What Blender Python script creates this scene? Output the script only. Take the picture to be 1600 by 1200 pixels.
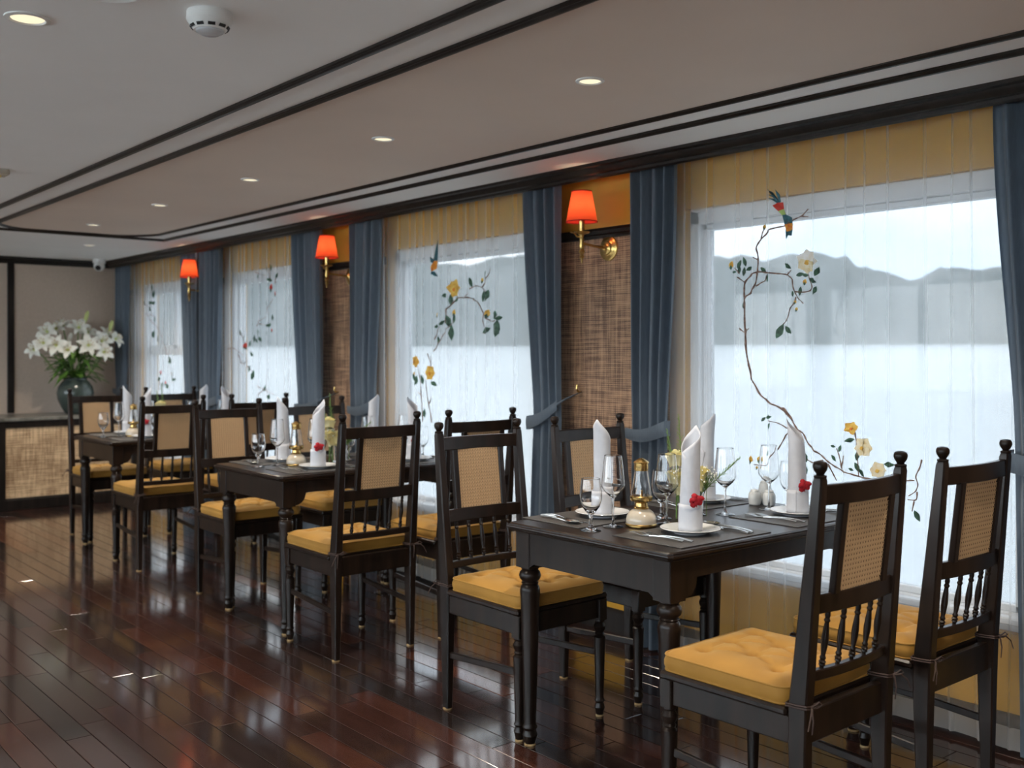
import bpy, bmesh, math, random
from math import sin, cos, pi, radians, sqrt, exp, atan2
from mathutils import Vector, Matrix

for _o in list(bpy.data.objects):
    bpy.data.objects.remove(_o, do_unlink=True)
SC = bpy.context.scene
COL = SC.collection
random.seed(11)

# ------------------------------------------------------------------ camera
CAM_H = 1.33
THETA = radians(39.70)
_c = bpy.data.cameras.new('camera')
_c.sensor_width = 36.0
_c.lens = 36.0 * 1620.0 / 1600.0
_c.shift_y = -48.0 / 1600.0
_c.clip_start = 0.05
_c.clip_end = 5000.0
_c.dof.use_dof = True
_c.dof.focus_distance = 3.3
_c.dof.aperture_fstop = 3.2
camera = bpy.data.objects.new('camera', _c)
camera.location = (0.0, 0.0, CAM_H)
camera.rotation_euler = (radians(90), 0, -THETA)
COL.objects.link(camera)
SC.camera = camera

# ------------------------------------------------------------------ view, world
SC.view_settings.view_transform = 'Standard'
SC.view_settings.look = 'None'
SC.view_settings.gamma = 1.0
SC.view_settings.use_curve_mapping = False
SC.view_settings.exposure = 1.9
SKY = 3.0
DOWNLIGHT_W = 20.0
SCONCE_W = 0.125
SC.cycles.use_denoising = True
SC.cycles.sample_clamp_indirect = 6.0
SC.cycles.max_bounces = 10
SC.cycles.diffuse_bounces = 4
SC.cycles.glossy_bounces = 4
SC.cycles.transparent_max_bounces = 20
SC.cycles.transmission_bounces = 10
SC.cycles.adaptive_threshold = 0.035
SC.cycles.blur_glossy = 0.5

w = bpy.data.worlds.new('overcast_sky')
SC.world = w
w.use_nodes = True
nt = w.node_tree
nt.nodes.clear()
_out = nt.nodes.new('ShaderNodeOutputWorld')
_bg = nt.nodes.new('ShaderNodeBackground')
_tc = nt.nodes.new('ShaderNodeTexCoord')
_mp = nt.nodes.new('ShaderNodeMapping')
_mp.inputs['Scale'].default_value = (2.0, 2.0, 5.0)
_nz = nt.nodes.new('ShaderNodeTexNoise')
_nz.inputs['Scale'].default_value = 1.7
_nz.inputs['Detail'].default_value = 5.0
_rp = nt.nodes.new('ShaderNodeValToRGB')
_rp.color_ramp.elements[0].position = 0.36
_rp.color_ramp.elements[0].color = (0.62, 0.74, 0.88, 1)
_rp.color_ramp.elements[1].position = 0.60
_rp.color_ramp.elements[1].color = (0.97, 0.98, 1.0, 1)
nt.links.new(_tc.outputs['Generated'], _mp.inputs['Vector'])
nt.links.new(_mp.outputs['Vector'], _nz.inputs['Vector'])
nt.links.new(_nz.outputs['Fac'], _rp.inputs['Fac'])
nt.links.new(_rp.outputs['Color'], _bg.inputs['Color'])
_bg.inputs['Strength'].default_value = SKY
nt.links.new(_bg.outputs['Background'], _out.inputs['Surface'])

# windows of the two long sides: (y0, y1) of the glass
WIN = [(1.56, 3.055), (3.98, 5.445), (6.36, 7.80), (8.42, 9.70)]
WIN_NEAR = []
WALL_X, GLASS_X, OPP_X = 3.54, 3.62, -3.0
FRONT_Y, BACK_Y = -3.2, 10.10
CEIL = 2.20
GL0, GL1 = 0.44, 1.90
OZ0, OZ1 = 0.90, 2.10      # glazing added on the unseen deck side to let in daylight


def portal(name, loc, rot, sx, sy):
    l = bpy.data.lights.new(name, 'AREA')
    l.shape = 'RECTANGLE'
    l.size, l.size_y = sx, sy
    l.cycles.is_portal = True
    o = bpy.data.objects.new(name, l)
    o.location, o.rotation_euler = loc, rot
    COL.objects.link(o)


for (a, b) in WIN + WIN_NEAR:
    portal('window_portal', (GLASS_X + 0.05, (a + b) / 2, (GL0 + GL1) / 2), (0, radians(90), 0), GL1 - GL0, b - a)
OPP_WIN = [(-2.9, -0.7), (-0.5, 1.8), (2.0, 4.3), (4.5, 6.8), (7.0, 9.3)]
for (a, b) in OPP_WIN:
    portal('window_portal', (OPP_X - 0.13, (a + b) / 2, (OZ0 + OZ1) / 2), (0, radians(-90), 0), OZ1 - OZ0, b - a)


# ------------------------------------------------------------------ materials
def new_mat(name):
    m = bpy.data.materials.new(name)
    m.use_nodes = True
    t = m.node_tree
    return m, t, t.nodes['Principled BSDF']


def pmat(name, col, rough=0.5, metal=0.0, spec=0.5, **kw):
    m, t, b = new_mat(name)
    b.inputs['Base Color'].default_value = (*col, 1)
    b.inputs['Roughness'].default_value = rough
    b.inputs['Metallic'].default_value = metal
    b.inputs['Specular IOR Level'].default_value = spec
    for k, v in kw.items():
        b.inputs[k].default_value = v
    return m


def nodes_noise(t, scale, detail=3, vec=None, stretch=None, coord='Object'):
    tc = t.nodes.new('ShaderNodeTexCoord')
    mp = t.nodes.new('ShaderNodeMapping')
    mp.inputs['Scale'].default_value = stretch or (1, 1, 1)
    nz = t.nodes.new('ShaderNodeTexNoise')
    nz.inputs['Scale'].default_value = scale
    nz.inputs['Detail'].default_value = detail
    t.links.new(tc.outputs[coord], mp.inputs['Vector'])
    t.links.new(mp.outputs['Vector'], nz.inputs['Vector'])
    return nz


def ramp(t, src, c0, c1, p0=0.3, p1=0.7):
    r = t.nodes.new('ShaderNodeValToRGB')
    r.color_ramp.elements[0].position = p0
    r.color_ramp.elements[1].position = p1
    r.color_ramp.elements[0].color = (*c0, 1)
    r.color_ramp.elements[1].color = (*c1, 1)
    t.links.new(src, r.inputs['Fac'])
    return r


def bump(t, b, src, strength=0.2, dist=0.01):
    n = t.nodes.new('ShaderNodeBump')
    n.inputs['Strength'].default_value = strength
    n.inputs['Distance'].default_value = dist
    t.links.new(src, n.inputs['Height'])
    t.links.new(n.outputs['Normal'], b.inputs['Normal'])


def noisy(name, c0, c1, scale, rough=0.5, stretch=None, bmp=0.0, bdist=0.004, detail=4, p0=0.3, p1=0.7, **kw):
    m, t, b = new_mat(name)
    nz = nodes_noise(t, scale, detail, stretch=stretch)
    r = ramp(t, nz.outputs['Fac'], c0, c1, p0, p1)
    t.links.new(r.outputs['Color'], b.inputs['Base Color'])
    b.inputs['Roughness'].default_value = rough
    for k, v in kw.items():
        b.inputs[k].default_value = v
    if bmp:
        bump(t, b, nz.outputs['Fac'], bmp, bdist)
    return m


def weave_mat(name, c_dark, c_light, sx, sz, axis='YZ', rough=0.6, bmp=0.4, mottled=0.5):
    """woven strips: two wave textures crossed, broken up by noise"""
    m, t, b = new_mat(name)
    tc = t.nodes.new('ShaderNodeTexCoord')
    sep = t.nodes.new('ShaderNodeSeparateXYZ')
    t.links.new(tc.outputs['Object'], sep.inputs['Vector'])
    h_ax, v_ax = axis

    def wave(ax, sc, seed):
        comb = t.nodes.new('ShaderNodeCombineXYZ')
        t.links.new(sep.outputs[ax], comb.inputs['X'])
        wv = t.nodes.new('ShaderNodeTexWave')
        wv.wave_type = 'BANDS'
        wv.bands_direction = 'X'
        wv.inputs['Scale'].default_value = sc
        wv.inputs['Distortion'].default_value = 0.0
        t.links.new(comb.outputs['Vector'], wv.inputs['Vector'])
        return wv
    wa, wb = wave(h_ax, sx, 0), wave(v_ax, sz, 1)
    mx = t.nodes.new('ShaderNodeMath')
    mx.operation = 'MULTIPLY'
    t.links.new(wa.outputs['Fac'], mx.inputs[0])
    t.links.new(wb.outputs['Fac'], mx.inputs[1])
    n1 = nodes_noise(t, 90, 2, stretch=(1, 1, 0.06))
    n2 = nodes_noise(t, 90, 2, stretch=(0.06, 0.06, 1))
    n3 = nodes_noise(t, 4, 4)
    s = t.nodes.new('ShaderNodeMath')
    s.operation = 'ADD'
    t.links.new(n1.outputs['Fac'], s.inputs[0])
    t.links.new(n2.outputs['Fac'], s.inputs[1])
    s2 = t.nodes.new('ShaderNodeMath')
    s2.operation = 'MULTIPLY_ADD'
    t.links.new(n3.outputs['Fac'], s2.inputs[0])
    s2.inputs[1].default_value = mottled
    t.links.new(s.outputs[0], s2.inputs[2])
    s3 = t.nodes.new('ShaderNodeMath')
    s3.operation = 'MULTIPLY_ADD'
    t.links.new(mx.outputs[0], s3.inputs[0])
    s3.inputs[1].default_value = 0.55
    t.links.new(s2.outputs[0], s3.inputs[2])
    hf = t.nodes.new('ShaderNodeMath')
    hf.operation = 'MULTIPLY'
    hf.inputs[1].default_value = 0.5
    t.links.new(s3.outputs[0], hf.inputs[0])
    r = ramp(t, hf.outputs[0], c_dark, c_light, 0.46 + mottled * 0.22, 0.70 + mottled * 0.28)
    t.links.new(r.outputs['Color'], b.inputs['Base Color'])
    b.inputs['Roughness'].default_value = rough
    bump(t, b, s3.outputs[0], bmp, 0.002)
    return m


def dark_wood(name, c0=(0.0075, 0.0045, 0.0033), c1=(0.020, 0.0110, 0.0072), rough=0.31):
    m, t, b = new_mat(name)
    nz = nodes_noise(t, 26, 5, stretch=(1, 1, 0.12))
    r = ramp(t, nz.outputs['Fac'], c0, c1, 0.35, 0.7)
    t.links.new(r.outputs['Color'], b.inputs['Base Color'])
    b.inputs['Roughness'].default_value = rough
    b.inputs['Specular IOR Level'].default_value = 0.27
    bump(t, b, nz.outputs['Fac'], 0.08, 0.001)
    return m


M = {}
M['wood'] = dark_wood('dark_stained_wood')
M['trim'] = dark_wood('dark_moulding_wood', (0.010, 0.008, 0.007), (0.022, 0.016, 0.013), 0.36)
M['ceiling'] = noisy('painted_ceiling', (0.89, 0.88, 0.86), (0.92, 0.91, 0.89), 3, 0.7)
M['white'] = pmat('white_plastic', (0.78, 0.77, 0.74), 0.4)
M['dark'] = pmat('dark_slot', (0.012, 0.012, 0.012), 0.6)
M['yellow'] = noisy('ochre_wall_paint', (0.50, 0.255, 0.020), (0.55, 0.285, 0.024), 5, 0.55)
M['wallgrey'] = pmat('pale_wall_paint', (0.78, 0.77, 0.75), 0.7)
M['beige_wall'] = noisy('beige_fabric_wall', (0.52, 0.41, 0.325), (0.57, 0.45, 0.36), 40, 0.85)
M['frame'] = pmat('white_window_frame', (0.72, 0.74, 0.76), 0.35)
M['rattan'] = weave_mat('brown_woven_rattan', (0.105, 0.053, 0.030), (0.47, 0.275, 0.155), 27, 31, 'YZ', bmp=0.5)
M['rattan_pale'] = weave_mat('pale_woven_rattan', (0.24, 0.135, 0.065), (0.80, 0.56, 0.33), 20, 16, 'XZ', bmp=0.35, mottled=0.9)
M['mustard'] = None
M['cane'] = pmat('woven_cane', (0.60, 0.40, 0.22), 0.5)
M['cane_back'] = pmat('brown_cane_backing', (0.10, 0.05, 0.022), 0.7)  # brown sheet behind the weave
M['brass'] = noisy('aged_brass', (0.50, 0.33, 0.10), (0.74, 0.52, 0.20), 30, 0.28, **{'Metallic': 1.0})
M['gold'] = noisy('bright_gold_leaf', (0.40, 0.25, 0.08), (0.68, 0.46, 0.18), 60, 0.24, bmp=0.3, bdist=0.002, **{'Metallic': 1.0})
M['steel'] = pmat('polished_steel', (0.48, 0.47, 0.45), 0.24, 1.0)
M['china'] = pmat('white_china', (0.57, 0.58, 0.59), 0.14)
M['cream'] = noisy('cream_crackle_glaze', (0.46, 0.40, 0.31), (0.54, 0.47, 0.38), 24, 0.16)
M['greyware'] = noisy('grey_white_stoneware', (0.56, 0.57, 0.56), (0.66, 0.67, 0.66), 20, 0.3)
M['napkin'] = noisy('white_linen', (0.49, 0.50, 0.54), (0.55, 0.56, 0.60), 30, 0.8)
M['redsilk'] = pmat('red_petals', (0.32, 0.002, 0.010), 0.85)
M['mat'] = noisy('charcoal_leatherette', (0.040, 0.037, 0.036), (0.062, 0.058, 0.056), 120, 0.5, bmp=0.25, bdist=0.0008)
M['stone'] = noisy('grey_green_stone', (0.10, 0.095, 0.08), (0.26, 0.25, 0.22), 14, 0.3)
M['celadon'] = noisy('dark_green_glaze', (0.035, 0.050, 0.044), (0.075, 0.095, 0.085), 6, 0.18)
M['lily'] = noisy('lily_petal_white', (0.78, 0.76, 0.66), (0.86, 0.85, 0.78), 12, 0.5)
M['lily_mid'] = pmat('lily_throat_green', (0.55, 0.60, 0.22), 0.5)
M['stamen'] = pmat('stamen_ochre', (0.45, 0.22, 0.03), 0.6)
M['leaf'] = noisy('leaf_green', (0.045, 0.12, 0.018), (0.15, 0.28, 0.05), 9, 0.4)
M['stem'] = pmat('stem_green', (0.14, 0.24, 0.06), 0.5)
M['rose'] = noisy('pale_yellow_rose', (0.80, 0.70, 0.30), (0.86, 0.80, 0.50), 20, 0.6)
M['filler'] = pmat('white_filler_blossom', (0.80, 0.80, 0.74), 0.6)
M['e_branch'] = noisy('brown_thread', (0.10, 0.055, 0.040), (0.30, 0.19, 0.15), 90, 0.7)
M['e_leaf'] = noisy('green_thread', (0.008, 0.030, 0.020), (0.07, 0.17, 0.10), 60, 0.6)
M['e_yellow'] = noisy('golden_thread', (0.62, 0.27, 0.01), (0.85, 0.60, 0.13), 50, 0.6)
M['e_cream'] = noisy('cream_thread', (0.75, 0.60, 0.28), (0.88, 0.84, 0.70), 45, 0.6)
M['e_white'] = noisy('white_thread', (0.80, 0.74, 0.60), (0.90, 0.90, 0.88), 40, 0.6)
M['e_red'] = pmat('red_thread', (0.55, 0.03, 0.015), 0.6)
M['e_teal'] = noisy('teal_thread', (0.008, 0.05, 0.07), (0.03, 0.15, 0.18), 80, 0.6)
M['e_orange'] = noisy('orange_thread', (0.62, 0.10, 0.01), (0.80, 0.36, 0.03), 80, 0.6)
M['e_lime'] = pmat('lime_thread', (0.34, 0.46, 0.12), 0.6)
M['felt'] = noisy('worn_tan_felt', (0.22, 0.13, 0.05), (0.42, 0.29, 0.14), 60, 0.9)
M['cord'] = pmat('brown_cord', (0.045, 0.024, 0.018), 0.7)

# mustard velvet
m, t, b = new_mat('mustard_velvet')
nz = nodes_noise(t, 7, 4)
r = ramp(t, nz.outputs['Fac'], (0.275, 0.128, 0.0115), (0.36, 0.175, 0.021), 0.3, 0.7)
t.links.new(r.outputs['Color'], b.inputs['Base Color'])
b.inputs['Roughness'].default_value = 0.75
b.inputs['Sheen Weight'].default_value = 0.35
b.inputs['Sheen Roughness'].default_value = 0.4
b.inputs['Sheen Tint'].default_value = (1.0, 0.75, 0.35, 1)
n2 = nodes_noise(t, 400, 2)
bump(t, b, n2.outputs['Fac'], 0.12, 0.001)
M['mustard'] = m

# beige ribbed ceiling fabric
m, t, b = new_mat('ribbed_ceiling_fabric')
tc = t.nodes.new('ShaderNodeTexCoord')
wv = t.nodes.new('ShaderNodeTexWave')
wv.bands_direction = 'Y'
wv.inputs['Scale'].default_value = 70.0
wv.inputs['Distortion'].default_value = 0.4
t.links.new(tc.outputs['Object'], wv.inputs['Vector'])
nz = nodes_noise(t, 1.5, 3)
r = ramp(t, nz.outputs['Fac'], (0.72, 0.60, 0.51), (0.78, 0.65, 0.55), 0.3, 0.7)
t.links.new(r.outputs['Color'], b.inputs['Base Color'])
b.inputs['Roughness'].default_value = 0.7
bump(t, b, wv.outputs['Fac'], 0.3, 0.0015)
M['ceil_fabric'] = m

# blue curtain cloth: satin with a little light through it
m, t, b = new_mat('slate_blue_curtain')
nz = nodes_noise(t, 160, 2, stretch=(1, 1, 0.15))
r = ramp(t, nz.outputs['Fac'], (0.080, 0.108, 0.142), (0.104, 0.137, 0.176), 0.3, 0.7)
t.links.new(r.outputs['Color'], b.inputs['Base Color'])
b.inputs['Roughness'].default_value = 0.5
b.inputs['Sheen Weight'].default_value = 0.25
tr = t.nodes.new('ShaderNodeBsdfTranslucent')
tr.inputs['Color'].default_value = (0.13, 0.175, 0.23, 1)
mx = t.nodes.new('ShaderNodeMixShader')
mx.inputs['Fac'].default_value = 0.22
t.links.new(b.outputs['BSDF'], mx.inputs[1])
t.links.new(tr.outputs['BSDF'], mx.inputs[2])
t.links.new(mx.outputs['Shader'], t.nodes['Material Output'].inputs['Surface'])
M['blue'] = m


def sheer_mat(name, base, edge):
    m, t, b = new_mat(name)
    df = t.nodes.new('ShaderNodeBsdfDiffuse')
    df.inputs['Color'].default_value = (0.86, 0.87, 0.88, 1)
    tl = t.nodes.new('ShaderNodeBsdfTranslucent')
    tl.inputs['Color'].default_value = (0.90, 0.92, 0.94, 1)
    mixc = t.nodes.new('ShaderNodeMixShader')
    mixc.inputs['Fac'].default_value = 0.75
    t.links.new(df.outputs['BSDF'], mixc.inputs[1])
    t.links.new(tl.outputs['BSDF'], mixc.inputs[2])
    tp = t.nodes.new('ShaderNodeBsdfTransparent')
    lw = t.nodes.new('ShaderNodeLayerWeight')
    lw.inputs['Blend'].default_value = 0.5
    pw = t.nodes.new('ShaderNodeMath')
    pw.operation = 'POWER'
    pw.inputs[1].default_value = 2.5
    t.links.new(lw.outputs['Facing'], pw.inputs[0])
    ma = t.nodes.new('ShaderNodeMath')
    ma.operation = 'MULTIPLY_ADD'
    ma.use_clamp = True
    t.links.new(pw.outputs[0], ma.inputs[0])
    ma.inputs[1].default_value = edge
    ma.inputs[2].default_value = base
    mx = t.nodes.new('ShaderNodeMixShader')
    t.links.new(ma.outputs[0], mx.inputs['Fac'])
    t.links.new(tp.outputs['BSDF'], mx.inputs[1])
    t.links.new(mixc.outputs['Shader'], mx.inputs[2])
    t.links.new(mx.outputs['Shader'], t.nodes['Material Output'].inputs['Surface'])
    t.nodes.remove(b)
    return m


M['sheer'] = sheer_mat('white_sheer_voile', 0.26, 0.36)
M['sheer_hem'] = sheer_mat('white_sheer_hem', 0.72, 0.3)

# thin glass: table-side panes tinted grey to dim the view outside, deck-side ones clear
def pane_mat(name, tint):
    m, t, b = new_mat(name)
    tp = t.nodes.new('ShaderNodeBsdfTransparent')
    tp.inputs['Color'].default_value = (*tint, 1)
    gl = t.nodes.new('ShaderNodeBsdfGlossy')
    gl.inputs['Roughness'].default_value = 0.02
    lw = t.nodes.new('ShaderNodeLayerWeight')
    lw.inputs['Blend'].default_value = 0.5
    pw = t.nodes.new('ShaderNodeMath')
    pw.operation = 'POWER'
    pw.inputs[1].default_value = 5.0
    t.links.new(lw.outputs['Facing'], pw.inputs[0])
    fr = t.nodes.new('ShaderNodeMath')
    fr.operation = 'MULTIPLY_ADD'
    fr.inputs[1].default_value = 0.9
    fr.inputs[2].default_value = 0.03
    t.links.new(pw.outputs[0], fr.inputs[0])
    mx = t.nodes.new('ShaderNodeMixShader')
    t.links.new(fr.outputs[0], mx.inputs['Fac'])
    t.links.new(tp.outputs['BSDF'], mx.inputs[1])
    t.links.new(gl.outputs['BSDF'], mx.inputs[2])
    t.links.new(mx.outputs['Shader'], t.nodes['Material Output'].inputs['Surface'])
    t.nodes.remove(b)
    return m


M['pane'] = pane_mat('tinted_window_glass', (0.385, 0.395, 0.40))
M['pane_clear'] = pane_mat('added_opening_glass', (0.95, 0.97, 0.97))

M['glass'] = pmat('clear_glass', (1, 1, 1), 0.0, **{'Transmission Weight': 1.0, 'IOR': 1.45})

# red lampshade: cloth that lets its bulb shine through
m, t, b = new_mat('red_lampshade_cloth')
df = t.nodes.new('ShaderNodeBsdfDiffuse')
df.inputs['Color'].default_value = (0.60, 0.05, 0.04, 1)
tl = t.nodes.new('ShaderNodeBsdfTranslucent')
tl.inputs['Color'].default_value = (1.0, 0.40, 0.24, 1)
mx = t.nodes.new('ShaderNodeMixShader')
mx.inputs['Fac'].default_value = 0.6
t.links.new(df.outputs['BSDF'], mx.inputs[1])
t.links.new(tl.outputs['BSDF'], mx.inputs[2])
t.links.new(mx.outputs['Shader'], t.nodes['Material Output'].inputs['Surface'])
t.nodes.remove(b)
M['shade'] = m


def emit(name, col, strength):
    m, t, b = new_mat(name)
    e = t.nodes.new('ShaderNodeEmission')
    e.inputs['Color'].default_value = (*col, 1)
    e.inputs['Strength'].default_value = strength
    t.links.new(e.outputs['Emission'], t.nodes['Material Output'].inputs['Surface'])
    t.nodes.remove(b)
    return m


M['lamp'] = emit('warm_lamp_disc', (1.0, 0.86, 0.60), 0.31)
M['bulb'] = emit('warm_bulb', (1.0, 0.72, 0.40), 4.0)

# lacquered plank floor: per-plank tone from an attribute
m, t, b = new_mat('red_lacquered_plank')
at = t.nodes.new('ShaderNodeAttribute')
at.attribute_name = 'tone'
cr = t.nodes.new('ShaderNodeValToRGB')
els = cr.color_ramp.elements
els[0].position = 0.0
els[0].color = (0.020, 0.014, 0.013, 1)
els[1].position = 1.0
els[1].color = (0.12, 0.042, 0.021, 1)
for p, c in ((0.35, (0.030, 0.016, 0.0135)), (0.6, (0.044, 0.019, 0.015)), (0.82, (0.066, 0.025, 0.017))):
    e = els.new(p)
    e.color = (*c, 1)
t.links.new(at.outputs['Fac'], cr.inputs['Fac'])
nz = nodes_noise(t, 9, 5, stretch=(6, 0.5, 1))
hs = t.nodes.new('ShaderNodeMixRGB')
hs.blend_type = 'MULTIPLY'
hs.inputs['Fac'].default_value = 0.55
rr = ramp(t, nz.outputs['Fac'], (0.45, 0.40, 0.40), (1.25, 1.2, 1.2), 0.3, 0.7)
t.links.new(cr.outputs['Color'], hs.inputs['Color1'])
t.links.new(rr.outputs['Color'], hs.inputs['Color2'])
t.links.new(hs.outputs['Color'], b.inputs['Base Color'])
n3 = nodes_noise(t, 2.2, 4)
rg = t.nodes.new('ShaderNodeMapRange')
rg.inputs['To Min'].default_value = 0.09
rg.inputs['To Max'].default_value = 0.19
t.links.new(n3.outputs['Fac'], rg.inputs['Value'])
t.links.new(rg.outputs['Result'], b.inputs['Roughness'])
b.inputs['Specular IOR Level'].default_value = 0.6
b.inputs['Coat Weight'].default_value = 0.8
b.inputs['Coat Roughness'].default_value = 0.09
b.inputs['Coat IOR'].default_value = 1.6
n4 = nodes_noise(t, 11, 3, stretch=(1, 0.35, 1))
bump(t, b, n4.outputs['Fac'], 0.06, 0.004)
M['plank'] = m
M['subfloor'] = pmat('dark_joint', (0.008, 0.006, 0.005), 0.8)

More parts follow.
